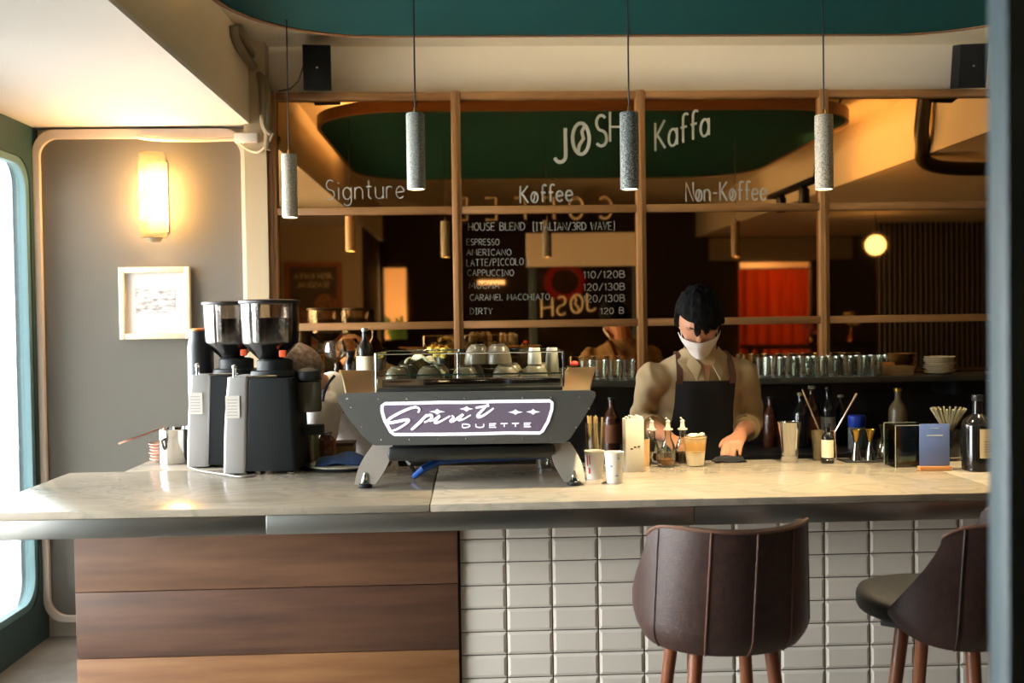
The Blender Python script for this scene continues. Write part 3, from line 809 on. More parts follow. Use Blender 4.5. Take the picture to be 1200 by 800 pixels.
# ================================================================== LAMPS, WALL THINGS
terr = [terrazzo('terrazzo_grey', (150, 152, 144), (122, 124, 118), (166, 168, 158)),
        terrazzo('terrazzo_dark', (104, 108, 106), (60, 62, 62), (150, 152, 148)),
        terrazzo('terrazzo_cream', (190, 176, 154), (146, 134, 116), (206, 192, 170)),
        terrazzo('terrazzo_white', (208, 196, 176), (170, 158, 140), (222, 212, 194)),
        terrazzo('terrazzo_brown', (150, 130, 100), (90, 76, 60), (180, 160, 130))]
BULB = mat('bulb_glow', (255, 236, 200), .5, emit=(255, 226, 170), estr=30)
def pendant(px, ytop, ybot, Y, m, label, energy, spot=True):
    a = W(px, ybot, Y); b = W(px, ytop, Y); h = b.z - a.z; r = h * .122
    t = thing('pendant_lamp', label, 'lamp', (a.x, Y, a.z), group='cylinder pendant lamps')
    cs_ = MB().lathe([(0, .013), (r * .84, .012), (r * .84, 0), (r * .97, 0), (r, .004), (r, h - .003), (r * .95, h), (.0, h)], 28).build('cylinder_shade', m, t)
    MB().lathe([(.0, .010), (r * .80, .010), (r * .80, .003), (.0, .0005)], 20).build('bulb', BULB, cs_)
    MB().cyl((0, 0, h), (0, 0, h + .02), .007, .005, 10).build('cord_grip', mat('brass', (190, 150, 80), .25, 1.0), t)
    MB().cyl((0, 0, h + .018), (0, 0, TPZ - a.z + .002), .0028, seg=6).build('cord', BLACKP, t)
    if spot:
        light('pendant_light', 'SPOT', (0, 0, -.004), energy, (1, .80, .50), t, (0, 0, 0), spot_size=math.radians(96), spot_blend=.55, shadow_soft_size=.03)
    return t
pendant(488, 133, 222, 3.40, terr[0], 'grey speckled pendant lamp hanging above the espresso machine', 9)
pendant(738, 132, 222, 3.40, terr[1], 'dark speckled pendant lamp in front of the shop name', 92)
pendant(966, 135, 222, 3.40, terr[2], 'cream speckled pendant lamp left of the near door frame', 80)
pendant(340, 181, 255, 4.22, terr[3], 'smaller pale pendant lamp near the pillar', 10)
pendant(1196, 135, 222, 3.40, terr[4], 'speckled pendant lamp hidden by the near door frame', 58)

# wall lamp
wl_c = W(179, 229, MY - .1)
wl = thing('wall_lamp', 'glowing column wall lamp with two bulbs on the grey wall', 'lamp', (wl_c.x, MY - .005, wl_c.z))
hL = (W(179, 180, MY - .1).z - W(179, 279, MY - .1).z)
MB().box(-.05, .05, -.012, 0, -hL * .42, hL * .42, .004).build('back_plate', WHITEP, wl)
SH = bpy.data.materials.new('frosted_shade'); SH.use_nodes = True; nt = SH.node_tree
for n in list(nt.nodes): nt.nodes.remove(n)
o_ = nt.nodes.new('ShaderNodeOutputMaterial'); mx = nt.nodes.new('ShaderNodeMixShader'); mx.inputs[0].default_value = .35
tr = nt.nodes.new('ShaderNodeBsdfTransparent'); tr.inputs[0].default_value = (1, .95, .85, 1)
tl = nt.nodes.new('ShaderNodeBsdfTranslucent'); tl.inputs[0].default_value = (.12, .10, .07, 1)
nt.links.new(tr.outputs[0], mx.inputs[1]); nt.links.new(tl.outputs[0], mx.inputs[2]); nt.links.new(mx.outputs[0], o_.inputs[0])
prof = []
for k in range(25):
    t = k / 24; z = -hL / 2 + hL * t
    prof.append((.062 + .006 * abs(math.sin(t * PI * 3)) , z))
MB().lathe(prof + [(r - .003, z) for r, z in prof[::-1]], 28, c=(0, -.095, 0), cap=False).build('glass_shade', SH, wl)
MB().cyl((0, -.095, -hL / 2 - .02), (0, -.095, -hL / 2 - .002), .03, .045, 16).build('end_cap', mat('warm_metal', (196, 176, 140), .3, .8), wl)
for dz_ in (.065, -.075):
    MB().ball((0, -.095, dz_), (.030, .030, .038), 16, 10).build('bulb', mat('wall_bulb', (255, 230, 180), .5, emit=(255, 204, 138), estr=620), wl)
    pass

# framed picture
pc = W(182, 355, MY - .02); pa, pb = W(140, 314, MY - .02), W(225, 397, MY - .02)
fw, fh = pb.x - pa.x, pa.z - pb.z
pf = thing('framed_picture', 'small sketch with wide white mat in a pale frame on the grey wall', 'picture', (pc.x, MY - .006, pc.z))
FRM = wood('pale_frame', (226, 208, 170), (236, 220, 186), 'Z', .4)
for (x0, x1, z0, z1) in ((-fw / 2, -fw / 2 + .028, -fh / 2, fh / 2), (fw / 2 - .028, fw / 2, -fh / 2, fh / 2), (-fw / 2 + .028, fw / 2 - .028, fh / 2 - .028, fh / 2), (-fw / 2 + .028, fw / 2 - .028, -fh / 2, -fh / 2 + .028)):
    MB().box(x0, x1, -.03, 0, z0, z1, .003).build('frame_side', FRM, pf)
MB().box(-fw / 2 + .028, fw / 2 - .028, -.010, -.004, -fh / 2 + .028, fh / 2 - .028).build('mat_board', mat('mat_white', (222, 216, 208), .8), pf)
MB().box(-.10, .10, -.0115, -.0101, -.05, .075).build('sketch', mat('pencil_sketch', (120, 110, 106), .9, col2=(214, 206, 200), scale=26, stretch=(1, 1, 3), lo=.3, hi=.55, detail=8), pf)

# loudspeakers
def speaker(px, py, rz, label):
    c = W(px, py, MY - .10)
    t = thing('loudspeaker', label, 'speaker', tuple(c), rz, group='wall speakers')
    t.rotation_euler = (math.radians(12), 0, rz)
    MB().prism([(-.068, -.10), (.068, -.10), (.058, .06), (-.058, .06)], -.108, .108, 'Z').build('cabinet', mat('speaker_black', (14, 15, 16), .7, spec=.2), t)
    MB().box(-.064, .064, -.104, -.1005, -.103, .103, .0015).build('grille', mat('grille_black', (12, 13, 14), .8, spec=.2, bump=.2, scale=600), t)
    MB().ball((0, -.1045, .0), (.005, .002, .005), 8, 6).build('badge', CHROME, t)
    MB().box(-.015, .015, .06, .115, -.03, .03).build('wall_bracket', BLACKP, t)
    return t
speaker(372.5, 80, math.radians(6), 'black wall speaker above the mirrors near the pillar')
speaker(1133, 78, math.radians(-8), 'black wall speaker above the mirrors near the door frame')
tag(MB().tube([W(357, 72, MY - .03), W(350, 95, MY - .01), W(340, 104, MY - .006), W(326, 107, MY - .002)], .004, 6).build('speaker_cable', mat('grey_cable', (120, 104, 82), .7)), 'thin cable running down from the black speaker to the pillar', 'cable')

# conduits along the beam and down the pillar
CON = mat('painted_conduit', (116, 104, 80), .45)
def on_beam(px, py, off=.02):
    d = CAMR @ Vector(((px - 600) / 1200.0, (400 - py) / 1200.0, -1.0)); t = (XB + off) / d.x
    return Vector((XB + off, t * d.y, EYE + t * d.z))
def smooth_path(P, n=6):
    P = [Vector(p) for p in P]; out = []
    for i in range(len(P) - 1):
        p0, p1, p2, p3 = P[max(i - 1, 0)], P[i], P[i + 1], P[min(i + 2, len(P) - 1)]
        for k in range(n):
            t = k / n
            out.append(.5 * (2 * p1 + (p2 - p0) * t + (2 * p0 - 5 * p1 + 4 * p2 - p3) * t * t + (3 * p1 - p0 - 3 * p2 + p3) * t ** 3))
    out.append(P[-1]); return out
py_ = MY - .085
for k, (dx, lab) in enumerate(((0, 'plaster-coloured conduit bending down the beam, nearest the wall'), (9, 'plaster-coloured conduit bending down the beam, outermost one'))):
    p = [on_beam(274 + dx * .5, 30), on_beam(277 + dx, 48), on_beam(291 + dx * .9, 70), on_beam(300 + dx * .3, 82, .03)]
    q = [W(308 + dx * .5, 100, py_), W(310 + dx * .4, 145, py_), W(318 - dx, 158 + dx, py_)]
    if k == 1: q[-1] = W(313, 176, py_)
    tag(MB().tube(smooth_path(p + q), (.021 if k == 0 else .017), 10).build('conduit', CON), lab, 'pipe', 'conduits at the pillar')
jb = W(290, 162.5, MY - .045)
jx_ = thing('junction_box', 'white junction box at the top of the grey wall', 'box', (jb.x, MY - .03, jb.z))
MB().box(-.058, .058, -.05, 0, -.024, .024, .004).build('body', WHITEP, jx_)
MB().box(-.054, .054, -.054, -.0505, -.021, .021, .001).build('cover', WHITEP, jx_)
tag(MB().tube(smooth_path([W(160, 160, MY - .045), W(180, 163, MY - .045), W(230, 164, MY - .045), W(276, 163, MY - .045)]), .010, 8).build('conduit', mat('pale_conduit', (226, 208, 184), .5)), 'pale thin conduit running along the top of the grey wall', 'pipe')
tag(MB().tube(smooth_path([W(281, 168, MY - .05), W(292, 176, MY - .06), W(304, 178, MY - .08), W(314, 168, MY - .09), W(320, 156, MY - .09)]), .007, 8).build('cable', mat('cream_cable', (206, 190, 160), .5)), 'cream cable looping below the white junction box', 'cable')

# ================================================================== STOOLS
LEATH = mat('brown_leather', (62, 41, 34), .45, col2=(50, 32, 27), spec=.4, scale=60, bump=.12, bscale=220)
LEATHS = mat('dark_leather_seat', (24, 22, 22), .55, spec=.3, bump=.12, scale=220)
LEGW = wood('stool_leg_wood', (112, 62, 36), (140, 82, 48), 'Z', .4)
SEAM = mat('leather_piping', (104, 70, 54), .45)
def stool_wrap(v): return math.radians(78 + 40 * (1 - v) ** 1.5)
def stool_surface(u, v):
    """u -1..1 round the back, v 0..1 upward"""
    th = stool_wrap(v) * u
    rx = .236 - .014 * v; ry = .215 + .045 * v
    x = rx * math.sin(th)
    y = -ry * math.cos(th) + .02
    e = abs(u) ** 8
    zt = 1.068 + .006 * u * u - .040 * e; zb = .742 + .004 * u * u + .062 * abs(u) ** 5
    k = max(0, .16 - v) / .16
    x *= 1 - .09 * k ** 2; y = .02 + (y - .02) * (1 - .12 * k ** 2)
    return Vector((x, y, zb + (zt - zb) * v))
def build_stool(t):
    G = [[stool_surface(-1 + 2 * i / 36, j / 14) for j in range(15)] for i in range(37)]
    bk_ = MB().sheet(G, -.026).build('backrest', LEATH, t, smooth=60, label='brown leather shell back')
    for an in (-66, -29, 0, 29, 66):
        u = an / 80
        p = [stool_surface(math.radians(an) / stool_wrap(j / 14), j / 14) for j in range(15)]
        p = [q + Vector((math.sin(math.radians(80) * u), -math.cos(math.radians(80) * u), 0)) * .0008 for q in p]
        MB().tube(p, .0028, 6).build('seam', SEAM if abs(an) < 40 else LEATH, bk_)
    rim = [stool_surface(-1 + 2 * i / 36, 1) for i in range(37)]
    MB().tube(rim, .0045, 6).build('piping', SEAM, bk_)
    # seat cushion
    rings = []
    for (s, z) in ((.90, .786), (.975, .788), (1, .798), (1, .824), (.97, .838), (.85, .846), (.3, .848)):
        rings.append([(.206 * s * math.cos(a) * (1 - .04 * math.sin(a)), .035 + .215 * s * math.sin(a) * 1.0, z) for a in [2 * PI * k / 36 for k in range(36)]])
    MB().loft(rings).build('seat', LEATHS, t, smooth=60, label='dark leather seat cushion')
    MB().box(-.13, .13, -.11, .15, .758, .785, .004).build('seat_base', BLACKP, t)
    tops = [(-.10, -.075), (.10, -.075), (-.10, .10), (.10, .10)]
    for (x, y) in tops:
        MB().cyl((x, y, .757), (x * 1.75, y * 1.75, 0), .019, .012, 14).build('leg', LEGW, t)
    f = lambda x, y: (x * 1.42, y * 1.42, .33)
    for a, b in ((0, 1), (1, 3), (3, 2), (2, 0)):
        MB().cyl(f(*tops[a]), f(*tops[b]), .008, seg=10).build('footrest_bar', mat('dark_metal', (40, 36, 32), .4, .8), t)
sx = W(857, 690, 2.60)
s1 = thing('bar_stool', 'brown leather shell bar stool standing square to the tiled bar', 'stool', (sx.x, 2.70, 0), math.radians(8), 'leather bar stools')
build_stool(s1)
sx2 = W(1132, 690, 2.62)
s2 = copy_tree(s1, (sx2.x, 2.70, 0), math.radians(50), 'brown leather shell bar stool turned sideways beside the door frame', 'leather bar stools')

# ================================================================== THINGS ON THE BAR
# saucers, wooden paddle, steel pot at the end of the bar
po = on_counter(204, 543.5)
pt = thing('milk_pot', 'polished steel pot beside the coffee grinders', 'pot', (po.x - .004, po.y + .05, CZ))
rp = .066; hp = W(204, 502, po.y + .05).z - CZ
MB().lathe([(rp * .96, 0), (rp, .004), (rp, hp - .004), (rp * 1.03, hp), (rp * .99, hp + .002), (rp * .95, hp - .006), (rp * .94, .008), (0, .006)], 36).build('wall', CHROME, pt)
MB().lathe([(rp * .93, hp - .016), (.0, hp - .013)], 30).build('milk', mat('coffee_milk', (212, 180, 150), .3), pt)
MB().tube([(-rp * .5, -rp * .9, hp * .72), (-rp * .55, -rp * 1.02, hp * .70), (-rp * .45, -rp * 1.02, hp * .5), (-rp * .4, -rp * .93, hp * .45)], .006, 8).build('spout_lug', mat('dark_lug', (90, 84, 78), .4, .8), pt)
SAUC = mat('pink_saucer', (206, 164, 146), .3, coat=.3)
so = on_counter(180, 544.5)
sm_ = MB().lathe([(.022, 0), (.03, .002), (.048, .008), (.0535, .0125), (.0535, .0145), (.046, .0105), (.028, .005), (0, .0045)], 32).mesh('saucer'); sm_.materials.append(SAUC)
for k in range(6):
    o = bpy.data.objects.new('saucer', sm_); COL.objects.link(o); o.location = (so.x + .012 + .003 * math.sin(k * 2.3), so.y + .09, CZ + .002 + .0118 * k)
    tag(o, 'pink saucer, %s from the bottom of the stack beside the steel pot' % ORD[k], 'saucer', 'stacked pink saucers')
wp0 = W(141, 520, so.y + .03); wp1 = W(189, 503, so.y + .10)
pd = thing('wooden_paddle', 'reddish wooden paddle resting on the pink saucers', 'paddle', tuple(wp0))
dv = wp1 - wp0; wv = Vector((0, 1, 0)) * .05
def paddle_at(t, s): return dv * t + Vector((0, .055 * s * (1 if t > .3 else .35 + .65 * t / .3), 0))
MB().sheet([[paddle_at(i / 8, -1 + 2 * j / 4) for j in range(5)] for i in range(9)], .007).build('blade', wood('red_wood', (150, 96, 72), (176, 120, 92), 'X', .45), pd)
# flask behind the farther grinder
kb = W(235, 408, 4.05)
tf_ = thing('thermos_flask', 'tall black thermos flask behind the grinder beside the picture', 'flask', (kb.x, 4.05, CZ))
ht = W(235, 388, 4.05).z - CZ
MB().lathe([(.045, 0), (.05, .005), (.05, ht - .06), (.044, ht - .03), (.044, ht)], 28).build('body', BLACKP, tf_)
MB().lathe([(.045, ht + .0005), (.045, ht + .008), (.03, ht + .012), (0, ht + .013)], 28).build('lid', mat('copper_lid', (176, 104, 56), .35, .6), tf_)
# electric cord of the grinders
tag(MB().tube(smooth_path([on_counter(222, 549) + Vector((0, 0, .004)), on_counter(236, 553) + Vector((0, 0, .004)), on_counter(262, 557) + Vector((0, 0, .004)), on_counter(284, 560) + Vector((0, 0, .004)), on_counter(300, 557) + Vector((0, 0, .004))]), .0035, 6).build('grinder_cord', mat('grey_cord', (150, 146, 140), .5)), 'thin grey cord lying before the grinders', 'cord')

# clutter between grinder and machine: tray, blue cloth, jars
tr_ = on_counter(398, 553)
ty = thing('serving_tray', 'dark round tray with pale rim left of the espresso machine', 'tray', (tr_.x, tr_.y + .13, CZ))
MB().lathe([(.12, 0), (.135, .002), (.142, .012), (.139, .013), (.132, .006), (0, .006)], 40).build('dish', mat('tray_dark', (40, 44, 46), .3), ty)
MB().lathe([(.139, .0125), (.1435, .012), (.144, .016), (.139, .0165)], 40).build('rim', mat('tray_rim', (190, 184, 166), .3, .4), ty)
g_ = []
for i in range(13):
    row = []
    for j in range(13):
        u, v = -1 + i / 6, -1 + j / 6
        r = math.hypot(u, v)
        row.append((tr_.x + .005 + .10 * u, tr_.y + .12 + .085 * v, CZ + .017 + .03 * max(0, 1 - r * r * .75) + .008 * math.sin(u * 5 + v * 3) * max(0, 1 - r * .6)))
    g_.append(row)
tag(MB().sheet(g_, .006).build('blue_cloth', mat('blue_towel', (22, 52, 92), .95, bump=.2, scale=400), smooth=80), 'dark blue cloth bunched on the round tray', 'cloth')
def jar(name, px, py, dy, r, h, m, lidm, label, cat='jar'):
    b = on_counter(px, py)
    t = thing(name, label, cat, (b.x, b.y + dy, CZ))
    MB().lathe([(r * .9, 0), (r, .006), (r, h * .72), (r * .6, h * .86), (r * .58, h * .9)], 24).build('body', m, t)
    MB().lathe([(r * .64, h * .9), (r * .66, h * .91), (r * .66, h * .99), (r * .5, h), (0, h)], 24).build('lid', lidm, t)
    return t
OLIVE = mat('olive_glass', (112, 104, 62), .12, trans=.4)
jar('glass_jar', 357, 551, .16, .034, .135, OLIVE, mat('brass_lid', (176, 146, 84), .25, .9), 'olive glass jar with brass lid behind the near grinder')
jar('sauce_jar', 372, 549, .22, .040, .115, mat('amber_glass', (84, 44, 26), .15, trans=.3), CHROME, 'amber glass jar with steel lid beside the white shirt')
ob = on_counter(388, 546)
bx = thing('tamper_box', 'low brass-coloured box on the bar beside the blue cloth', 'box', (ob.x, ob.y + .26, CZ))
MB().box(-.06, .06, -.05, .05, 0, .05, .006).build('body', mat('olive_brass', (122, 102, 58), .3, .6), bx)
MB().box(-.062, .062, -.052, .052, .0505, .062, .003).build('lid', mat('dark_lid', (50, 40, 30), .4), bx)

# glasses under the machine
q = on_counter(640, 553)
ig = glass_proto('tasting_glass', 'small clear glass standing under the espresso machine', .030, .05)
ig.location = (q.x, q.y + .12, CZ)

# paper cups, straws, carton in front of the barista
def paper_cup(px, py, r, h, label, m, marks):
    b = on_counter(px, py)
    t = thing('paper_cup', label, 'cup', (b.x, b.y + r * .8, CZ), group='paper cups on the bar')
    MB().lathe([(r * .78, 0), (r * .80, .004), (r, h - .004), (r * 1.04, h - .002), (r * 1.04, h + .002), (r * .97, h), (r * .76, .006), (0, .005)], 30).build('wall', m, t)
    for (a, z, w, hh, mm) in marks:
        g = [[((r * (.80 + .2 * (z + hh * j) / h) + .0008) * math.cos(a + w * i), (r * (.80 + .2 * (z + hh * j) / h) + .0008) * math.sin(a + w * i), z + hh * j) for j in (0, 1)] for i in (-1, -.5, 0, .5, 1)]
        MB().sheet(g, .0006).build('print', mm, t)
    return t
PAPER = mat('white_paper', (240, 234, 222), .7)
REDI = mat('red_print', (206, 66, 60), .7); BLUI = mat('blue_print', (128, 140, 176), .7)
hc = W(698, 528, 3.47).z - CZ
paper_cup(698, 562, .034, hc, 'white paper cup with red print at the foot of the machine', PAPER, [(-2.3, .02, .12, .02, REDI), (-2.5, hc * .5, .08, .035, REDI), (-2.2, hc * .55, .06, .03, REDI)])
hc2 = W(720, 527, 3.42).z - CZ
paper_cup(721, 567, .031, hc2, 'white paper cup with pale blue print, foremost on the bar', PAPER, [(-2.0, hc2 * .55, .1, .006, BLUI), (-1.4, hc2 * .25, .18, .004, BLUI), (-1.2, hc2 * .8, .12, .005, BLUI)])
b = on_counter(703, 556)
sg = glass_proto('straw_glass', 'tall clear glass full of wooden stirrers behind the paper cups', .037, .17, cat='glass', taper=.8)
sg.location = (b.x, b.y + .12, CZ)
STIR = wood('stirrer_wood', (206, 176, 124), (222, 194, 144), 'Z', .6)
for k in range(16):
    a = k * 2.4; rr = .004 + .019 * ((k * 7) % 16) / 16
    MB().box(-.003, .003, -.0012, .0012, .009, .185 + .012 * ((k * 5) % 7) / 7).build('stirrer', STIR, sg, loc=(rr * math.cos(a), rr * math.sin(a), 0), rot=(.03 * math.cos(k * 1.3), .05 * math.sin(k * 2.1), a), smooth=0)
b = on_counter(744, 553)
ct = thing('paper_carton', 'tall white paper carton of cup sleeves standing on the bar', 'carton', (b.x, b.y + .03, CZ), math.radians(4))
hcar = W(744, 491, b.y).z - CZ
MB().box(-.033, .033, -.028, .028, 0, hcar, .002).build('body', mat('warm_white_card', (238, 228, 206), .75), ct)
for k in range(5):
    MB().box(-.026 + .012 * k, -.017 + .012 * k, -.02, .02, hcar + .0005, hcar + .006 + .005 * (k % 2)).build('sleeve', PAPER, ct)
for (x, z) in ((-.012, .082), (.014, .09), (.0, .088)):
    MB().ball((x, -.0285, z), (.005, .001, .003), 8, 5).build('print_blot', mat('dark_print', (70, 56, 40), .8), ct)
b = on_counter(758, 550)
kb_ = thing('kraft_bag', 'narrow brown kraft bag beside the white carton', 'bag', (b.x + .006, b.y + .09, CZ))
MB().loft([[(x, y, z) for (x, y) in ((-.016 * s, -.022), (.016 * s, -.022), (.016 * s, .022 * (1 - zz)), (-.016 * s, .022 * (1 - zz)))] for (s, z, zz) in ((1, 0, 0), (1.02, .04, 0), (1.05, .08, .4), (1.08, .1, 1.6))]).build('bag_body', mat('kraft', (196, 156, 104), .8), kb_)
# three bottles with pourers
for px, lab in ((764, 'clear oil bottle with white pourer, nearest the white carton'), (783, 'clear oil bottle with white pourer, middle of three behind the glass mug'), (800, 'clear oil bottle with white pourer, nearest the iced drink')):
    b = on_counter(px, 543); Yb = 3.79
    t = thing('pourer_bottle', lab, 'bottle', (W(px, 520, Yb).x, Yb, CZ), group='pourer bottles')
    MB().lathe([(.026, 0), (.028, .004), (.028, .055), (.022, .075), (.0125, .095), (.0125, .125), (.011, .125), (.011, .095), (.02, .074), (.026, .054), (.026, .004), (0, .004)], 24).build('glass_body', GL, t)
    MB().lathe([(.0255, .005), (.0255, .04), (0, .041)], 20).build('syrup', mat('dark_syrup', (60, 40, 26), .15), t)
    MB().lathe([(.018, .124), (.018, .129), (.011, .130), (.008, .14), (.007, .152), (.009, .156), (.005, .162), (0, .163)], 18).build('pourer', mat('pourer_white', (228, 216, 196), .35), t)
    MB().tube([(0, 0, .155), (-.004, -.004, .166), (-.009, -.008, .170)], .003, 6).build('spout', MATS['pourer_white'], t)
b = on_counter(781, 547)
mg = glass_proto('glass_mug', 'small clear glass mug with amber tea before the pourer bottles', .0345, .066, cat='mug', taper=.98)
mg.location = (W(781, 535, 3.70).x, 3.70, CZ)
MB().lathe([(.0305, .009), (.0315, .028), (0, .0285)], 24).build('tea', mat('amber_tea', (170, 104, 40), .1, trans=.3), mg)
MB().tube([(-.034, -.005, .054), (-.052, -.008, .052), (-.058, -.01, .036), (-.050, -.008, .02), (-.033, -.005, .016)], .004, 8).build('handle', MATS['thick_glass'], mg)
# iced latte
b = on_counter(817, 547)
lt = thing('iced_latte', 'layered iced latte in a tapered cup before the barista', 'drink', (b.x, b.y + .03, CZ))
hl = W(817, 512, b.y + .03).z - CZ
LATTE = bpy.data.materials.new('latte_layers'); LATTE.use_nodes = True; nt = LATTE.node_tree; bb = nt.nodes['Principled BSDF']
bb.inputs['Roughness'].default_value = .12
tc = nt.nodes.new('ShaderNodeTexCoord'); sp = nt.nodes.new('ShaderNodeSeparateXYZ'); nt.links.new(tc.outputs['Object'], sp.inputs[0])
nz = nt.nodes.new('ShaderNodeTexNoise'); nz.inputs['Scale'].default_value = 40; nt.links.new(tc.outputs['Object'], nz.inputs['Vector'])
ma = nt.nodes.new('ShaderNodeMath'); ma.operation = 'MULTIPLY_ADD'; ma.inputs[1].default_value = .02; nt.links.new(nz.outputs['Fac'], ma.inputs[0]); nt.links.new(sp.outputs['Z'], ma.inputs[2])
rp_ = nt.nodes.new('ShaderNodeMapRange'); rp_.inputs[1].default_value = .01; rp_.inputs[2].default_value = hl + .01; nt.links.new(ma.outputs[0], rp_.inputs[0])
rr_ = nt.nodes.new('ShaderNodeValToRGB'); rr_.color_ramp.elements[0].color = C(236, 220, 190); rr_.color_ramp.elements[0].position = .35
rr_.color_ramp.elements[1].color = C(226, 196, 148); rr_.color_ramp.elements[1].position = .95
for p, c in ((.5, (228, 200, 150)), (.58, (214, 160, 84)), (.8, (222, 170, 96))): e = rr_.color_ramp.elements.new(p); e.color = C(*c)
nt.links.new(rp_.outputs[0], rr_.inputs[0]); nt.links.new(rr_.outputs[0], bb.inputs['Base Color'])
MB().lathe([(.029, .002), (.031, .004), (.0415, hl), (.0, hl + .001)], 32).build('coffee', LATTE, lt)
MB().lathe([(.0415, hl - .002), (.0428, hl - .002), (.0438, hl + .005), (.0445, hl + .006), (.0425, hl + .006)], 32, cap=False).build('cup_wall', GL, lt)
for k in range(9):
    a = k * 2.4; r = .006 + .027 * (k / 9)
    MB().ball((r * math.cos(a), r * math.sin(a), hl + .004 + .002 * (k % 3)), (.011, .010, .008), 10, 6).build('foam', mat('milk_foam', (240, 224, 192), .6), lt)
MB().sheet([[((.0374) * math.cos(a), (.0374) * math.sin(a), z) for z in (.052, .0535)] for a in [-1.57 - .45 + .09 * k for k in range(11)]], .0006).build('print_line', mat('cup_print', (120, 96, 60), .8), lt)
# barista's folded black cloth
b = on_counter(853, 540)
bk = []
for i in range(9):
    bk.append([(b.x - .06 + .12 * i / 8, 3.76 + .075 * j / 5, CZ + .018 + .006 * math.sin(i * 1.1 + j) * .6 - (.014 if i in (0, 8) or j in (0, 5) else 0)) for j in range(6)])
tag(MB().sheet(bk, -.004).build('bar_cloth', mat('black_cloth', (22, 22, 24), .95), smooth=80), 'black folded cloth under the barista\'s hand', 'cloth')
# shaker tin
b = on_counter(928, 542)
st_ = thing('shaker_tin', 'tall steel cocktail shaker tin to one side of the barista', 'shaker', (b.x, b.y + .03, CZ))
hs = W(928, 494, b.y + .03).z - CZ
MB().lathe([(.029, 0), (.0305, .003), (.031, .02), (.0425, hs - .002), (.0435, hs), (.041, hs), (.03, .006), (0, .005)], 36).build('wall', CHROME, st_)
MB().lathe([(.0325, .022), (.0335, .0225), (.0335, .026), (.0325, .0265)], 36).build('rim_bead', CHROME, st_)
# frosted glass with a straw
b = on_counter(960, 541)
fg = thing('mixing_glass', 'smoky amber glass with a metal straw behind the labelled bottle', 'glass', (W(960, 520, 3.78).x, 3.78, CZ))
MB().lathe([(.021, 0), (.022, .003), (.029, .112), (.027, .112), (.02, .008), (0, .007)], 28).build('wall', mat('smoky_glass', (150, 132, 92), .15, trans=.55), fg)
s0 = W(963, 512, 3.78) - fg.location; s1_ = W(940, 456, 3.78) - fg.location
MB().tube([s0, s1_], .0035, 8).build('straw', mat('steel_straw', (220, 196, 176), .2, .9), fg)
# bottle with cream label
b = on_counter(972, 543)
lb = thing('bitters_bottle', 'small dark bottle with cream label beside the jiggers', 'bottle', (b.x, b.y + .02, CZ))
MB().lathe([(.022, 0), (.024, .003), (.024, .012), (.0215, .015), (.0215, .095), (.016, .108), (.010, .114), (.010, .132), (0, .132)], 28).build('glass_body', mat('dark_bottle_glass', (22, 20, 18), .12), lb)
MB().lathe([(.0222, .021), (.0222, .086)], 28).build('paper_label', mat('cream_label', (232, 220, 186), .7), lb)
MB().lathe([(.0115, .132), (.012, .134), (.012, .148), (0, .149)], 18).build('cap', BLACKP, lb)
# bar spoon leaning across
p0 = W(978, 507, 3.80); p1 = W(1004, 461, 3.80)
bsn = thing('bar_spoon', 'steel bar spoon leaning up between bottle and jiggers', 'spoon', tuple(W(980, 539, 3.80)))
o0 = Vector(bsn.location); o0.z = CZ; bsn.location = o0
MB().tube([Vector((0, .0, .001)), p0 - o0, p1 - o0], [.0028, .003, .0042], 8).build('shaft', MATS['steel_straw'], bsn)
rg = [p0 - o0 + Vector((-.008 + .009 * math.cos(a), 0, .009 * math.sin(a))) for a in [2 * PI * k / 14 for k in range(14)]]
MB().tube(rg, .0022, 6, closed=True).build('ring', MATS['steel_straw'], bsn)
# jiggers on a black mat
b = on_counter(1012, 541)
mt_ = tag(MB().box(-.075, .085, -.05, .05, 0, .004, .002).build('bar_mat', mat('black_rubber', (18, 18, 18), .8)), 'black rubber mat under the two jiggers', 'mat'); mt_.location = (b.x, b.y + .03, CZ)
GOLD = mat('gold_steel', (206, 168, 84), .18, 1.0)
for px, lab in ((1003, 'gold and steel double jigger, closest to the labelled bottle'), (1019.5, 'gold and steel double jigger, closest to the clear acrylic box')):
    c = W(px, 530, b.y + .025)
    t = thing('jigger', lab, 'jigger', (c.x, b.y + .025, CZ + .004), group='double jiggers')
    MB().lathe([(.0205, 0), (.021, .001), (.0065, .062), (.006, .066)], 28).build('lower_cone', CHROME, t)
    MB().lathe([(.006, .0661), (.0072, .07), (.0185, .112), (.0195, .113), (.0175, .113), (.006, .072), (0, .071)], 28).build('upper_cone', GOLD, t)
# goblet / carafe
c = W(1042, 520, 3.74)
gb = thing('glass_carafe', 'clear round carafe between jiggers and acrylic box', 'carafe', (c.x, 3.76, CZ))
MB().lathe([(.03, 0), (.04, .01), (.043, .035), (.034, .07), (.02, .092), (.024, .118), (.030, .130), (.028, .130), (.022, .118), (.018, .092), (.032, .07), (.041, .035), (.038, .012), (0, .006)], 28).build('glass_body', GL, gb)
MB().lathe([(.037, .013), (.0405, .034), (.036, .055), (0, .0555)], 24).build('water', mat('pale_liquid', (130, 120, 92), .1, trans=.6), gb)
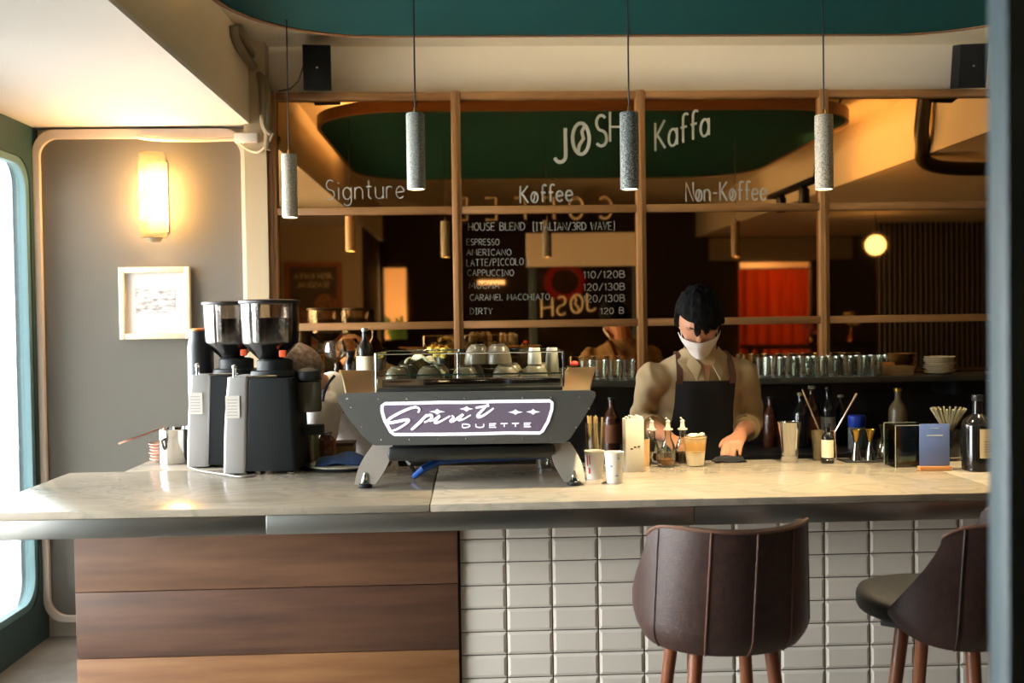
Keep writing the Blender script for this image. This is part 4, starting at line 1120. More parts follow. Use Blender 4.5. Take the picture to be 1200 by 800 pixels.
# acrylic box
a = on_counter(1053, 549); bq = on_counter(1079, 547)
ab = thing('acrylic_box', 'clear acrylic tip box next to the blue card', 'box', ((a.x + bq.x) / 2 + .01, a.y + .07, CZ))
ww, hh = (bq.x - a.x) / 2 + .012, W(1065, 499, a.y).z - CZ
ACR = thin_glass('acrylic', (214, 222, 214), amount=1.0, base=.03)
for (x0, x1, y0, y1, z0, z1) in ((-ww, ww, -.05, -.047, 0, hh), (-ww, ww, .047, .05, 0, hh), (-ww, -ww + .003, -.047, .047, 0, hh), (ww - .003, ww, -.047, .047, 0, hh), (-ww + .003, ww - .003, -.047, .047, 0, .003)):
    MB().box(x0, x1, y0, y1, z0, z1).build('acrylic_side', ACR, ab, smooth=0)
for (x, y) in ((-ww, -.05), (ww, -.05), (-ww, .05), (ww, .05)):
    MB().box(x - .0012, x + .0012, y - .0012, y + .0012, 0, hh).build('edge', mat('acrylic_edge', (150, 150, 132), .4), ab, smooth=0)
for (y) in (-.05, .05):
    MB().box(-ww, ww, y - .0012, y + .0012, hh - .0012, hh + .0012).build('edge', MATS['acrylic_edge'], ab, smooth=0)
# blue card
b = on_counter(1097.5, 552)
bcd = thing('card_stand', 'blue card standing in a small wooden block on the bar', 'sign', (b.x, b.y + .015, CZ), math.radians(-2))
cw_, chh = .052, W(1097, 497, b.y).z - CZ
MB().box(-.055, .055, -.014, .014, 0, .016, .002).build('wooden_block', wood('block_wood', (170, 112, 62), (190, 132, 78), 'X', .5), bcd)
MB().box(-cw_, cw_, -.0015, .0015, .0165, chh, .0005).build('card', mat('blue_card', (92, 112, 160), .45), bcd)
MB().box(-.028, .028, -.0022, -.0016, chh - .042, chh - .038).build('title_line', mat('card_cream', (190, 192, 190), .6), bcd)
MB().box(-.014, .014, -.0022, -.0016, chh - .016, chh - .014).build('title_line', MATS['card_cream'], bcd)
# black canister with a ribbed fan glass
c = W(1113, 520, 3.72)
cn = thing('black_canister', 'black canister behind the blue card', 'canister', (c.x, 3.73, CZ))
hz = W(1113, 503, 3.73).z - CZ
MB().lathe([(.04, 0), (.042, .003), (.042, hz - .004), (.04, hz), (0, hz)], 28).build('body', mat('gloss_black', (16, 16, 17), .2), cn)
MB().lathe([(.0425, hz * .1), (.0425, hz * .13)], 28).build('band', CHROME, cn)
fl_ = thing('fluted_dripper', 'ribbed glass coffee dripper on the black canister', 'dripper', (c.x, 3.73, CZ + hz))
hf = W(1113, 478, 3.73).z - CZ - hz
for k in range(18):
    a0, a1 = 2 * PI * k / 18, 2 * PI * (k + .5) / 18
    m = MB().tube([(.016 * math.cos(a0), .016 * math.sin(a0), 0), (.062 * math.cos(a0), .062 * math.sin(a0), hf)], [.0024, .0042], 6)
    m.build('rib', mat('ribbed_glass', (196, 184, 150), .12, trans=.5), fl_)
MB().lathe([(.014, 0), (.060, hf), (.058, hf), (.012, 0)], 36).build('cone', GL, fl_)
MB().lathe([(.020, 0.0), (.020, .004), (0, .0045)], 20).build('collar', GOLD, fl_)
# dark bottle with cream label by the door frame
b = on_counter(1150, 553)
db = thing('syrup_bottle', 'black bottle with large cream label beside the door frame', 'bottle', (b.x + .01, b.y + .045, CZ))
hb = W(1150, 498, b.y + .045).z - CZ
MB().lathe([(.048, 0), (.052, .004), (.052, hb), (.046, hb + .018), (.018, hb + .04), (.016, hb + .085), (0, hb + .085)], 36).build('glass_body', MATS['dark_bottle_glass'], db)
G = [[(.0528 * math.cos(a), .0528 * math.sin(a), z) for z in (.048, hb - .008)] for a in [-1.9 + .13 * k for k in range(14)]]
MB().sheet(G, .0006).build('paper_label', mat('tan_label', (206, 180, 130), .75), db)
for z in (.07, .078, .086, .094, .104):
    G = [[(.0538 * math.cos(a), .0538 * math.sin(a), z + d) for d in (0, .0016)] for a in [-1.65 + .1 * k for k in range(10)]]
    MB().sheet(G, .0003).build('label_print', mat('label_ink', (110, 88, 56), .8), db)
MB().lathe([(.018, hb + .085), (.019, hb + .088), (.019, hb + .105), (0, hb + .106)], 18).build('cap', BLACKP, db)

# ================================================================== SHELF AND BACK COUNTER
tg = glass_proto('tumbler', 'clear tumbler in the front row on the ledge, beyond the barista', .036, .098, 'tumblers on the ledge', taper=.86)
n = 0
for row, Y in ((0, 5.0), (1, 5.08)):
    for k in range(9):
        x = W(893 + 16.6 * k + (7 if row else 0), 430, Y).x
        lab = 'clear tumbler, %s from the barista in the %s row on the ledge' % (ORD[k], 'rear' if row else 'front')
        if n == 0: tg['label'] = lab; tg.location = (x, Y, SHZ)
        else: copy_tree(tg, (x, Y, SHZ), label=lab)
        n += 1
for k in range(4):
    copy_tree(tg, (W(687 + 16.5 * k, 430, 5.0).x, 5.0, SHZ), label='clear tumbler, %s from the espresso machine on the ledge before the barista' % ORD[k])
# stack of plates
PLATE = mat('cream_plate', (196, 178, 140), .35)
pm = MB().lathe([(.03, 0), (.045, .002), (.066, .008), (.075, .013), (.074, .015), (.06, .010), (.04, .004), (0, .004)], 32).mesh('side_plate'); pm.materials.append(PLATE)
pcx = W(1103, 430, 5.02)
for k in range(8):
    o = bpy.data.objects.new('side_plate', pm); COL.objects.link(o); o.location = (pcx.x + .004 * math.sin(k * 1.9), 5.04 + .003 * math.cos(k * 2.7), SHZ + .0105 * k)
    tag(o, 'cream side plate, %s from the bottom of the stack on the ledge' % ORD[k], 'plate', 'stacked cream plates')
bxp = W(1050, 433, 5.03)
bo_ = thing('wooden_box', 'open wooden box of sachets on the ledge beside the plates', 'box', (bxp.x, 5.06, SHZ))
MB().box(-.085, .085, -.05, .05, 0, .045, .003).build('body', wood('box_wood', (120, 88, 52), (146, 110, 68), 'X', .5), bo_)
MB().box(-.08, .0, -.02, .02, .046, .062, .003).build('sachets', mat('sachet_orange', (214, 140, 60), .5), bo_)
# wine glass and bottles on the ledge behind the machine
wg0 = W(393, 443, 4.99)
wg = thing('wine_glass', 'large round wine glass on the ledge above the white shirt', 'glass', (wg0.x, 5.0, SHZ))
zt_ = W(393, 399, 5.0).z - SHZ; zb_ = W(393, 424, 5.0).z - SHZ
MB().lathe([(.034, 0), (.035, .002), (.006, .006), (.004, .014), (.004, zb_ - .004), (.012, zb_), (.045, zb_ + .022), (.060, zb_ + .05), (.056, zb_ + .08), (.044, zt_), (.0425, zt_), (.054, zb_ + .08), (.058, zb_ + .05), (.043, zb_ + .024), (.0, zb_ + .006)], 32).build('bowl', thin_glass('wine_glass_clear', (238, 232, 222), amount=.8, base=.05), wg)
def ledge_bottle(name, px, Y, r, h, neck, m, label, lab_m=None, capm=None, z=None, cat='bottle', group=None):
    zz = SHZ if z is None else z
    c = W(px, 430, Y)
    t = thing(name, label, cat, (c.x, Y, zz), group=group)
    MB().lathe([(r * .9, 0), (r, .005), (r, h * .6), (r * .85, h * .68), (neck, h * .8), (neck, h * .95), (0, h * .95)], 24).build('glass_body', m, t)
    MB().lathe([(neck * 1.2, h * .951), (neck * 1.2, h), (0, h)], 16).build('cap', capm or BLACKP, t)
    if lab_m: MB().lathe([(r * 1.015, h * .15), (r * 1.015, h * .5)], 24).build('paper_label', lab_m, t)
    return t
CREAM = MATS['cream_label']; DKG = MATS['dark_bottle_glass']
AMB = MATS['amber_glass']
ledge_bottle('liquor_bottle', 428, 5.02, .042, .27, .014, DKG, 'dark bottle with cream label on the ledge behind the machine', CREAM, mat('grey_cap', (150, 146, 136), .3, .7))
ledge_bottle('liquor_bottle', 411, 5.08, .034, .16, .02, DKG, 'short dark bottle on the ledge right beside the wine glass', None, BLACKP)
tb = W(403, 440, 4.97)
tcup = thing('terracotta_pot', 'small terracotta cup on the ledge near the wine glass', 'cup', (tb.x, 4.97, SHZ))
MB().lathe([(.03, 0), (.034, .004), (.04, .03), (.044, .04), (.044, .046), (.040, .046), (.036, .01), (0, .008)], 28).build('wall', mat('terracotta', (150, 92, 58), .7), tcup)
wb = W(354, 420, 5.05)
wbx = thing('kraft_box', 'small kraft box on the ledge behind the grinder', 'box', (wb.x, 5.08, SHZ))
MB().box(-.045, .045, -.04, .04, 0, .12, .002).build('body', MATS['kraft'], wbx); MB().box(-.046, .046, -.041, .041, .1205, .13, .002).build('lid', MATS['kraft'], wbx)
for px, h in ((378, .10), (386, .085), (520, .09), (560, .10), (600, .085)):
    pass
# yellow flowers in a dark vase on the ledge, seen beside the mullion
vf = W(518, 418, 5.02)
fv = thing('flower_vase', 'dark vase with yellow flowers on the ledge behind the machine', 'vase', (vf.x, 5.05, SHZ))
MB().lathe([(.026, 0), (.03, .004), (.034, .10), (.036, .13), (.033, .13), (.03, .1), (.025, .01), (0, .008)], 24).build('vase_body', mat('vase_dark', (36, 36, 34), .3), fv)
for k in range(14):
    a = k * 2.4; r = .008 + .05 * (k / 14)
    MB().ball((r * math.cos(a) - .012, r * math.sin(a) * .7, .145 + .018 * math.sin(k * 1.7)), (.019, .016, .012), 8, 6).build('blossom', mat('yellow_petal', (226, 200, 84), .7), fv)
# bottles on the back counter
for (px, Y, r, h, m, lm, cm, lab) in (
        (938, 5.0, .040, .27, DKG, None, mat('olive_cap', (120, 112, 60), .4), 'dark bottle with olive cap on the back counter above the shaker tin'),
        (951, 5.05, .042, .30, AMB, mat('rust_label', (150, 84, 56), .7), CREAM, 'tall amber bottle with rust label on the back counter behind the straw'),
        (970, 5.02, .036, .295, DKG, mat('grey_label', (126, 120, 104), .7), BLACKP, 'tall dark bottle with grey label on the back counter'),
        (985, 5.08, .034, .25, DKG, None, CREAM, 'dark bottle with cream cap on the back counter near the spoon'),
        (902, 5.04, .034, .25, AMB, None, BLACKP, 'plain amber bottle on the back counter beside the barista'),
        (1052, 5.05, .045, .28, mat('pale_jug', (120, 104, 72), .3), None, mat('gold_cap', (214, 170, 70), .3, .8), 'pale jug with gold cap on the back counter behind the acrylic box'),
        (716, 5.02, .04, .26, AMB, mat('copper_label', (130, 78, 46), .6), BLACKP, 'amber bottle with copper label on the back counter beside the machine')):
    ledge_bottle('liquor_bottle', px, Y, r, h, r * .36, m, lab, lm, cm, z=.94, group='bottles on the back counter')
sr = W(948, 527, 4.3)
rb_ = W(1012, 500, 4.86)
bl = thing('blue_lid_jar', 'jar with a blue lid on the back counter behind the jiggers', 'jar', (W(1008, 500, 4.86).x, 4.9, .94))
MB().lathe([(.04, 0), (.042, .004), (.042, .10), (.036, .108)], 24).build('body', MATS['thick_glass'], bl)
MB().lathe([(.04, .109), (.042, .112), (.042, .16), (.036, .165), (0, .166)], 24).build('lid', mat('blue_plastic', (26, 54, 150), .35), bl)

# ================================================================== PEOPLE
def remeshed(mb, name, voxel, m, parent, smooth=6, wr=0.0, label=None):
    tmp = bpy.data.objects.new(name + '_tmp', mb.mesh(name + '_tmp', 0)); COL.objects.link(tmp)
    r = tmp.modifiers.new('r', 'REMESH'); r.mode = 'VOXEL'; r.voxel_size = voxel
    if smooth: s = tmp.modifiers.new('s', 'SMOOTH'); s.iterations = smooth; s.factor = .5
    dg = bpy.context.evaluated_depsgraph_get()
    me = bpy.data.meshes.new_from_object(tmp.evaluated_get(dg)); me.name = name
    bpy.data.objects.remove(tmp, do_unlink=True)
    if wr:
        for v in me.vertices:
            p = v.co
            f = noise.noise(Vector((p.x * 9, p.y * 9, p.z * 16))) + .6 * noise.noise(Vector((p.x * 22 + p.z * 12, p.y * 20, p.z * 14)))
            v.co = p + v.normal * f * wr
    me.shade_smooth()
    me.materials.clear(); me.materials.append(m)
    o = bpy.data.objects.new(name, me); COL.objects.link(o); o.parent = parent
    if label: o['label'] = label
    return o
def limb(mb, pts, rads, seg=14):
    mb.tube(smooth_path(pts, 4), [r for r in _interp(rads, 4)], seg)
    for p, r in ((pts[0], rads[0]), (pts[-1], rads[-1])): mb.ball(tuple(p), r if not isinstance(r, tuple) else min(r), 12, 8)
    return mb
def _interp(R, n):
    out = []
    for i in range(len(R) - 1):
        for k in range(n): out.append(R[i] + (R[i + 1] - R[i]) * k / n)
    return out + [R[-1]]
def head_frame(fwd, tilt=0.0):
    f = Vector(fwd).normalized(); u = (Vector((tilt, 0, 1)) - f * f.dot(Vector((tilt, 0, 1)))).normalized(); r = u.cross(f)
    return Matrix((r, f, u)).transposed()      # columns: side, forward, up
HX, HY, HZ = .080, .100, .122
def head_shape(n):
    x, y, z = n.x * HX, n.y * HY, n.z * HZ
    if z < 0:
        k = (-z / HZ)
        x *= 1 - .26 * k ** 1.5
        if y > 0: y *= 1 - .06 * k
        else: y *= 1 - .35 * k
    return Vector((x, y, z))
def add_head(mb, c, F):
    seg, rg = 28, 20; tmp = MB().ball((0, 0, 0), 1.0, seg, rg)
    mb.add([c + F @ head_shape(Vector(v)) for v in tmp.v], tmp.f)
    def e(p, r): 
        t = MB().ball((0, 0, 0), 1.0, 12, 8); mb.add([c + F @ (Vector(p) + Vector((v[0] * r[0], v[1] * r[1], v[2] * r[2]))) for v in t.v], t.f)
    e((0, .093, -.02), (.012, .018, .022)); e((0, .086, .008), (.009, .014, .03))
    for s in (-1, 1):
        e((s * .076, -.008, -.008), (.010, .020, .031)); e((s * .034, .078, .028), (.024, .014, .008)); e((s * .042, .066, -.028), (.02, .018, .016))
    e((0, .082, -.062), (.022, .012, .008)); e((0, .078, -.094), (.022, .018, .016))
def hair_mesh(c, F, root, fringe, amp=.05, back=-.5, grow=1.14):
    t = MB().ball((0, 0, 0), 1.0, 64, 44); out = []
    for v in t.v:
        n = Vector(v).normalized()
        base = head_shape(n)
        face = n.y > .12 and n.z < fringe(n.x)
        side = abs(n.y + .0) <= .32 and n.z < -.12
        bk = n.z < back
        if face or side or bk: out.append(c + F @ (base * .93) - root)
        else:
            a = noise.noise(n * 5.5) * .6 + noise.noise(Vector((n.x * 18, n.y * 18, n.z * 7))) * .6
            out.append(c + F @ (base * (grow + .05 * max(0, n.z) + amp * a)) - root)
    return MB().add(out, t.f)
SKIN = mat('skin', (176, 121, 90), .5, bump=.02, scale=200)
HAIR = mat('black_hair', (8, 7, 7), .8, spec=.12, bump=.5, scale=120, stretch=(1, 1, .2))
SHIRT = mat('khaki_shirt', (166, 142, 104), .85, bump=.12, scale=500)
TROUS = mat('dark_trousers', (34, 32, 34), .85)
SHOE = mat('black_shoe', (20, 20, 20), .4)
def legs(t, hip, foot_l, foot_r, R):
    m = MB()
    for s, ft in ((-1, foot_l), (1, foot_r)):
        h = Vector((hip.x + s * .085, hip.y, hip.z)); f = Vector(ft); kn = h.lerp(f, .5) + Vector((0, -.02, 0))
        limb(m, [h - R, kn - R, f - R + Vector((0, 0, .07))], [.092, .066, .05])
        sh_ = MB().loft([[(f.x - R.x + (.042 + .006 * k) * math.cos(a) * (.75 if k == 0 else 1), f.y - R.y + .05 - .03 * 0 - .11 * (k > 0) * 0 + .13 * math.sin(a) - .05, z) for a in [2 * PI * q / 16 for q in range(16)]] for k, z in ((1, .0), (1, .03), (0, .075))])
        sh_.build('shoe', SHOE, t)
    m.box(hip.x - R.x - .15, hip.x - R.x + .15, hip.y - R.y - .09, hip.y - R.y + .10, hip.z - .06, hip.z + .10, .04)
    return remeshed(m, 'trousers', .014, TROUS, t, 4)
def ell(cx, cy, z, a, b, n=28): return [(cx + a * math.cos(2 * PI * k / n), cy + b * math.sin(2 * PI * k / n), z) for k in range(n)]
def hand(mb, wrist, knuck, tips_dir, side_dir, spread=.0222, curl=.35, thumb=1, L=.072):
    """palm from the wrist to the knuckles, four unequal fingers and a thumb leaving the side of the palm"""
    wrist, knuck = Vector(wrist), Vector(knuck); td = Vector(tips_dir).normalized(); sd = Vector(side_dir).normalized()
    ax = (knuck - wrist).normalized(); nrm = ax.cross(sd).normalized()
    rings = []
    for k in range(6):
        t = k / 5; c = wrist.lerp(knuck, t); w = .026 + .017 * math.sin(min(1, t * 1.3) * PI / 2); h = .020 - .006 * t
        rings.append([c + sd * (w * math.cos(a)) + nrm * (h * math.sin(a)) for a in [2 * PI * q / 14 for q in range(14)]])
    mb.loft(rings)
    for i, ln in enumerate((.88, 1.0, .94, .74)):
        b = knuck + sd * ((i - 1.5) * spread) - ax * .008
        d1 = (ax * (1 - curl) + td * curl).normalized(); d2 = (ax * .35 + td * .65).normalized()
        p1 = b + d1 * L * .45 * ln; p2 = p1 + d2 * L * .32 * ln; p3 = p2 + td * L * .25 * ln
        limb(mb, [b, p1, p2, p3], [.0092, .0086, .0080, .0068], 10)
    b = wrist.lerp(knuck, .35) + sd * (-thumb * .030)
    p1 = b + (ax * .6 - sd * thumb * .75 + td * .2).normalized() * .032
    p2 = p1 + (ax * .8 - sd * thumb * .2 + td * .4).normalized() * .030
    limb(mb, [b, p1, p2], [.013, .0108, .0086], 10)

# ---- barista
bcx = W(821, 430, 4.2).x
R1 = Vector((bcx, 4.28, 0))
pr = thing('person', 'barista in khaki shirt, black bib apron and white face mask looking down at the bar', 'person', tuple(R1))
F1 = head_frame((-.16, -.80, -.58), -.03)
HC1 = W(819, 376, 4.07)
shL, shR = W(763, 442, 4.18), W(873, 439, 4.18)
elL, elR = W(752, 494, 4.32), W(881, 496, 4.30)
wrL, wrR = W(783, 512, 4.02), W(867, 508, 4.00)
knR = W(859, 520, 3.905); knL = W(796, 522, 3.93)
bd = MB()
add_head(bd, HC1 - R1, F1)
nb = Vector((bcx, 4.20, 1.43))
limb(bd, [nb - R1, Vector((bcx, 4.16, 1.50)) - R1, HC1 - R1 + Vector((0, .03, -.04))], [.062, .056, .054])
bd.loft([ell(0, .02, 1.0, .14, .09), ell(0, 0, 1.15, .14, .095), ell(0, -.05, 1.3, .16, .10), ell(0, -.08, 1.40, .13, .075), ell(0, -.08, 1.45, .07, .05)])
for s_, e_, w_ in ((shL, elL, wrL), (shR, elR, wrR)):
    limb(bd, [s_ - R1, e_ - R1, e_.lerp(w_, .5) - R1, w_ - R1], [.045, .040, .037, .026])
hand(bd, wrR - R1, knR - R1, (-.15, -.30, -.92), (1, -.25, .15), thumb=1, L=.082)
hand(bd, wrL - R1, knL - R1, (.2, -.3, -.9), (1, .3, .05), thumb=-1)
remeshed(bd, 'body', .0046, SKIN, pr, 2)
# shirt
shm = MB()
shm.loft([ell(0, .03, .96, .178, .125), ell(0, .02, 1.08, .172, .122), ell(0, -.01, 1.2, .180, .128), ell(0, -.045, 1.3, .196, .132), ell(0, -.075, 1.375, .190, .115), ell(0, -.082, 1.408, .168, .098), ell(0, -.085, 1.437, .115, .085), ell(0, -.085, 1.462, .078, .07)])
for s_, e_, w_ in ((shL, elL, wrL), (shR, elR, wrR)):
    q = e_.lerp(w_, .42)
    limb(shm, [s_ - R1 + Vector(((.03 if s_ is shL else -.03), 0, -.005)), s_ - R1, s_.lerp(e_, .5) - R1, e_ - R1, q - R1], [.064, .061, .055, .054, .049])
remeshed(shm, 'shirt', .008, SHIRT, pr, 5, wr=.013, label='khaki rolled-sleeve shirt')
for e_, w_ in ((elL, wrL), (elR, wrR)):
    q = e_.lerp(w_, .44) - R1; dq = (w_ - e_).normalized()
    MB().tube([q - dq * .022, q - dq * .012, q + dq * .008, q + dq * .014, q + dq * .006], [.050, .056, .055, .049, .046], 20, cap=False).build('rolled_cuff', SHIRT, pr, smooth=60)
# collar and neck opening
front = lambda x, z: -.06 - (.118 + .02 * (1.4 - z)) * math.sqrt(max(.05, 1 - (x / .2) ** 2))
for s in (-1, 1):
    G = []
    for i in range(5):
        t = i / 4
        G.append([(s * (.068 - .045 * t + .012 * j), -.085 - .062 * math.sin(t * PI / 2 + .15) - .012 * j - .05 * t, 1.468 - .075 * t - .018 * j - .01 * j * t) for j in range(3)])
    MB().sheet(G, .006 * s).build('collar', SHIRT, pr, smooth=60)
G = [[(.03 * (1 - i / 5) * u, -.155 - .012 * i - .02 * (1 - abs(u)) * 0, 1.452 - .024 * i) for u in (-1, 0, 1)] for i in range(6)]
MB().sheet(G, .003).build('open_neck', SKIN, pr, smooth=60, label='bare neck in the open collar')
# apron
APR = mat('black_apron', (18, 20, 22), .9, bump=.1, scale=400)
def torso_front(x, z):
    tab = [(.70, .10, .2, .17), (.96, .03, .178, .125), (1.08, .02, .172, .122), (1.2, -.01, .180, .128), (1.3, -.045, .196, .132), (1.375, -.075, .188, .115), (1.42, -.085, .125, .09)]
    for (z0, c0, a0, b0), (z1, c1, a1, b1) in zip(tab, tab[1:]):
        if z0 <= z <= z1:
            t = (z - z0) / (z1 - z0); c, a, b = c0 + (c1 - c0) * t, a0 + (a1 - a0) * t, b0 + (b1 - b0) * t
            return c - b * math.sqrt(max(.04, 1 - (x / a) ** 2))
    return tab[-1][1] - tab[-1][3]
ztop = W(822, 447, 4.08).z
G = []
for i in range(17):
    u = -1 + i / 8; col = []
    for j in range(15):
        z = .62 + (ztop - .62) * j / 14
        w = .122 + max(0, (1.22 - z)) * .12
        x = u * min(w, .168)
        y = torso_front(x, max(.71, z)) - .016 - .003 * math.sin(x * 60 + z * 9)
        col.append((x, y, z))
    G.append(col)
MB().sheet(G, -.005).build('apron', APR, pr, smooth=70, label='black bib apron')
STRAP = mat('brown_strap', (92, 56, 42), .6)
for s in (-1, 1):
    P = []
    for (x, y, z) in ((s * .108, torso_front(s * .108, ztop) - .02, ztop - .01), (s * .108, torso_front(s * .108, 1.36) - .02, 1.36), (s * .104, -.155, 1.415), (s * .095, -.09, 1.452), (s * .085, 0.0, 1.43), (s * .05, .085, 1.33), (-s * .06, .13, 1.15)):
        P.append(Vector((x, y, z)))
    P = smooth_path(P, 4)
    MB().sheet([[p + Vector((-.013, 0, 0)), p + Vector((.013, 0, 0))] for p in P], .004).build('apron_strap', STRAP, pr, smooth=60)
# hair, brows, lids, mask
hair_mesh(HC1, F1, R1, lambda x: (.42 if x < -.2 else .14 + .08 * math.sin(x * 16)) if x < .6 else .10, amp=.11, back=-.42, grow=1.22).build('hair', HAIR, pr, smooth=60)
hp_ = lambda x, y, z: HC1 + F1 @ Vector((x, y, z)) - R1
BROW = mat('brow_dark', (26, 20, 18), .8)
for s in (-1, 1):
    MB().tube([hp_(s * .014, .094, .026), hp_(s * .034, .088, .031), hp_(s * .054, .072, .025)], [.003, .004, .002], 8).build('eyebrow', BROW, pr)
    MB().tube([hp_(s * .016, .0905, .004), hp_(s * .032, .086, -.001), hp_(s * .050, .071, .003)], [.0015, .0026, .0015], 8).build('eyelid', BROW, pr)
G = []
for i in range(19):
    ph = math.radians(-80 + 160 * i / 18); row = []
    for j in range(9):
        z = -.124 + .098 * j / 8 - .012 * (abs(ph) / 1.4) ** 2 * (j / 8) + .03 * (abs(ph) / 1.4) ** 2 * (1 - j / 8)
        k = math.sqrt(max(.16, 1 - (z / (HZ * 1.12)) ** 2))
        rx, ry = (HX + .010) * max(k, .62), (HY + .014) * max(k, .78)
        ridge = .014 * math.exp(-(ph / .35) ** 2) * math.sin(PI * (j + 1) / 10)
        row.append(hp_(rx * math.sin(ph), (ry + ridge) * math.cos(ph), z))
    G.append(row)
MB().sheet(G, -.003).build('face_mask', mat('white_mask', (212, 202, 192), .8), pr, smooth=70, label='white face mask')
for s in (-1, 1):
    MB().tube([hp_(s * .076, .02, -.02), hp_(s * .081, -.012, .012), hp_(s * .078, -.026, -.014), hp_(s * .070, .012, -.07)], .0018, 6).build('mask_strap', MATS['white_mask'], pr)
legs(pr, Vector((bcx, 4.30, .93)), (bcx - .11, 4.26, 0), (bcx + .11, 4.30, 0), R1)

# ---- second worker bending down behind the grinder
H2 = W(351, 437, 4.24); S2_ = W(385, 462, 4.36); hip2 = Vector((W(438, 540, 4.6).x, 4.59, .93))
R2 = Vector((hip2.x, 4.62, 0))
p2 = thing('person', 'worker in white shirt bending down between grinder and espresso machine', 'person', tuple(R2))
F2 = head_frame((-.62, -.25, -.74), 0)
b2m = MB(); add_head(b2m, H2 - R2, F2)
limb(b2m, [S2_ - R2 + Vector((.02, .02, .0)), S2_.lerp(H2, .5) - R2, H2 - R2], [.065, .056, .06])
mid2 = S2_.lerp(hip2, .5) + Vector((0, .03, .05))
limb(b2m, [S2_ - R2 + Vector((.04, .02, -.03)), mid2 - R2, hip2 - R2], [.10, .11, .12])
sA = S2_ + Vector((-.01, -.13, -.05)); eA = W(372, 520, 4.19); wA = W(352, 548, 4.27); eA.z = 1.07; wA.z = 1.0
sB = S2_ + Vector((-.02, .14, -.03)); eB = sB + Vector((-.05, -.02, -.26)); wB = eB + Vector((-.16, -.14, -.12))
for s_, e_, w_ in ((sA, eA, wA), (sB, eB, wB)):
    limb(b2m, [s_ - R2, e_ - R2, w_ - R2], [.046, .04, .027])
    ax_ = (w_ - e_).normalized()
    hand(b2m, w_ - R2, w_ - R2 + ax_ * .07, (-.3, -.2, -.9), Vector((0, 1, 0)), thumb=1)
remeshed(b2m, 'body', .007, SKIN, p2, 3)
s2m = MB()
limb(s2m, [S2_ - R2 + Vector((.02, .01, -.01)), S2_.lerp(mid2, .4) - R2, mid2 - R2, hip2 - R2 + Vector((0, 0, .02))], [.105, .145, .15, .155], 20)
for s_, e_ in ((sA, eA), (sB, eB)): limb(s2m, [s_ - R2, s_.lerp(e_, .45) - R2, s_.lerp(e_, .9) - R2], [.08, .078, .07])
remeshed(s2m, 'shirt', .011, mat('white_shirt', (232, 224, 220), .85, bump=.1, scale=400), p2, 6, wr=.008, label='white shirt')
hair_mesh(H2, F2, R2, lambda x: .35, amp=.05, back=-.45, grow=1.12).build('hair', mat('brown_grey_hair', (140, 118, 104), .5, col2=(84, 66, 56), scale=60), p2, smooth=60)
ap = [W(392, 440, 4.20), W(383, 452, 4.175), W(378, 470, 4.17), W(377, 490, 4.18)]
MB().tube([p - R2 for p in smooth_path(ap)], .006, 8).build('apron_strap', mat('navy_strap', (30, 40, 66), .7), p2)
legs(p2, hip2, (hip2.x - .1, 4.58, 0), (hip2.x + .1, 4.62, 0), R2)

# ================================================================== THE ROOM BEHIND THE VIEWER (seen in the mirrors)
# curtain in the rear doorway
cu = thing('door_curtain', 'rust red curtain hanging in the rear doorway', 'curtain', (0, YR, 0))
G = []
for i in range(61):
    x = DX0 - .03 + (DX1 - DX0 - .02) * i / 60
    G.append([(x, .05 + .022 * math.sin(i * .62) * (1.1 - .5 * j / 8), .12 + (DZ - .22) * j / 8) for j in range(9)])
CURT = bpy.data.materials.new('rust_curtain'); CURT.use_nodes = True; nt = CURT.node_tree
for q_ in list(nt.nodes): nt.nodes.remove(q_)
o_ = nt.nodes.new('ShaderNodeOutputMaterial'); mx = nt.nodes.new('ShaderNodeMixShader'); mx.inputs[0].default_value = .5
df = nt.nodes.new('ShaderNodeBsdfDiffuse'); df.inputs[0].default_value = C(228, 120, 60)
tl = nt.nodes.new('ShaderNodeBsdfTranslucent'); tl.inputs[0].default_value = C(240, 140, 70)
nt.links.new(df.outputs[0], mx.inputs[1]); nt.links.new(tl.outputs[0], mx.inputs[2]); nt.links.new(mx.outputs[0], o_.inputs[0])
MB().sheet(G, .002).build('cloth', CURT, cu, smooth=60)
MB().cyl((DX0 - .12, .05, DZ - .09), (DX1 + .03, .05, DZ - .09), .009, seg=10).build('rod', BLACKP, cu)
# passage behind the doorway so that daylight reaches it only faintly
struct(MB().box(DX0 - .4, DX1 + .4, YR - 1.0, YR - .95, 0, ZC).build('wall_passage', mat('passage_wall', (236, 220, 196), .7)), 'pale wall of the passage behind the curtain')
struct(MB().box(DX0 - .4, DX1 + .4, YR - 1.0, YR - .1, -.1, 0).build('floor_passage', FLOORM), 'floor of the passage')
struct(MB().box(DX0 - .4, DX1 + .4, YR - 1.0, YR - .1, DZ + .15, DZ + .25).build('ceiling_passage', SOFFIT), 'ceiling of the passage')
for x in (DX0 - .4, DX1 + .3):
    struct(MB().box(x, x + .1, YR - .95, YR - .1, 0, DZ + .15).build('wall_passage', MATS['passage_wall']), 'side wall of the passage')
pl_ = thing('curtain_backlight', 'unseen lamp added in the passage to light the curtain from behind', 'lamp', ((DX0 + DX1) / 2, YR - .5, DZ + .15))  # added unseen light, makes the curtain glow from behind
MB().lathe([(.12, -.001), (.12, -.05), (.1, -.06), (0, -.065)], 24).build('diffuser', mat('passage_glow', (255, 240, 220), .5, emit=(255, 236, 205), estr=60), pl_)
# beige fascia over the doorway
tag(MB().box(DX0 - .4, DX1 + .5, .002, .10, 0, .28, .004).build('fascia_board', mat('fascia_beige', (150, 132, 104), .7), loc=(0, YR, DZ + .02)), 'beige fascia board above the curtained doorway', 'board')
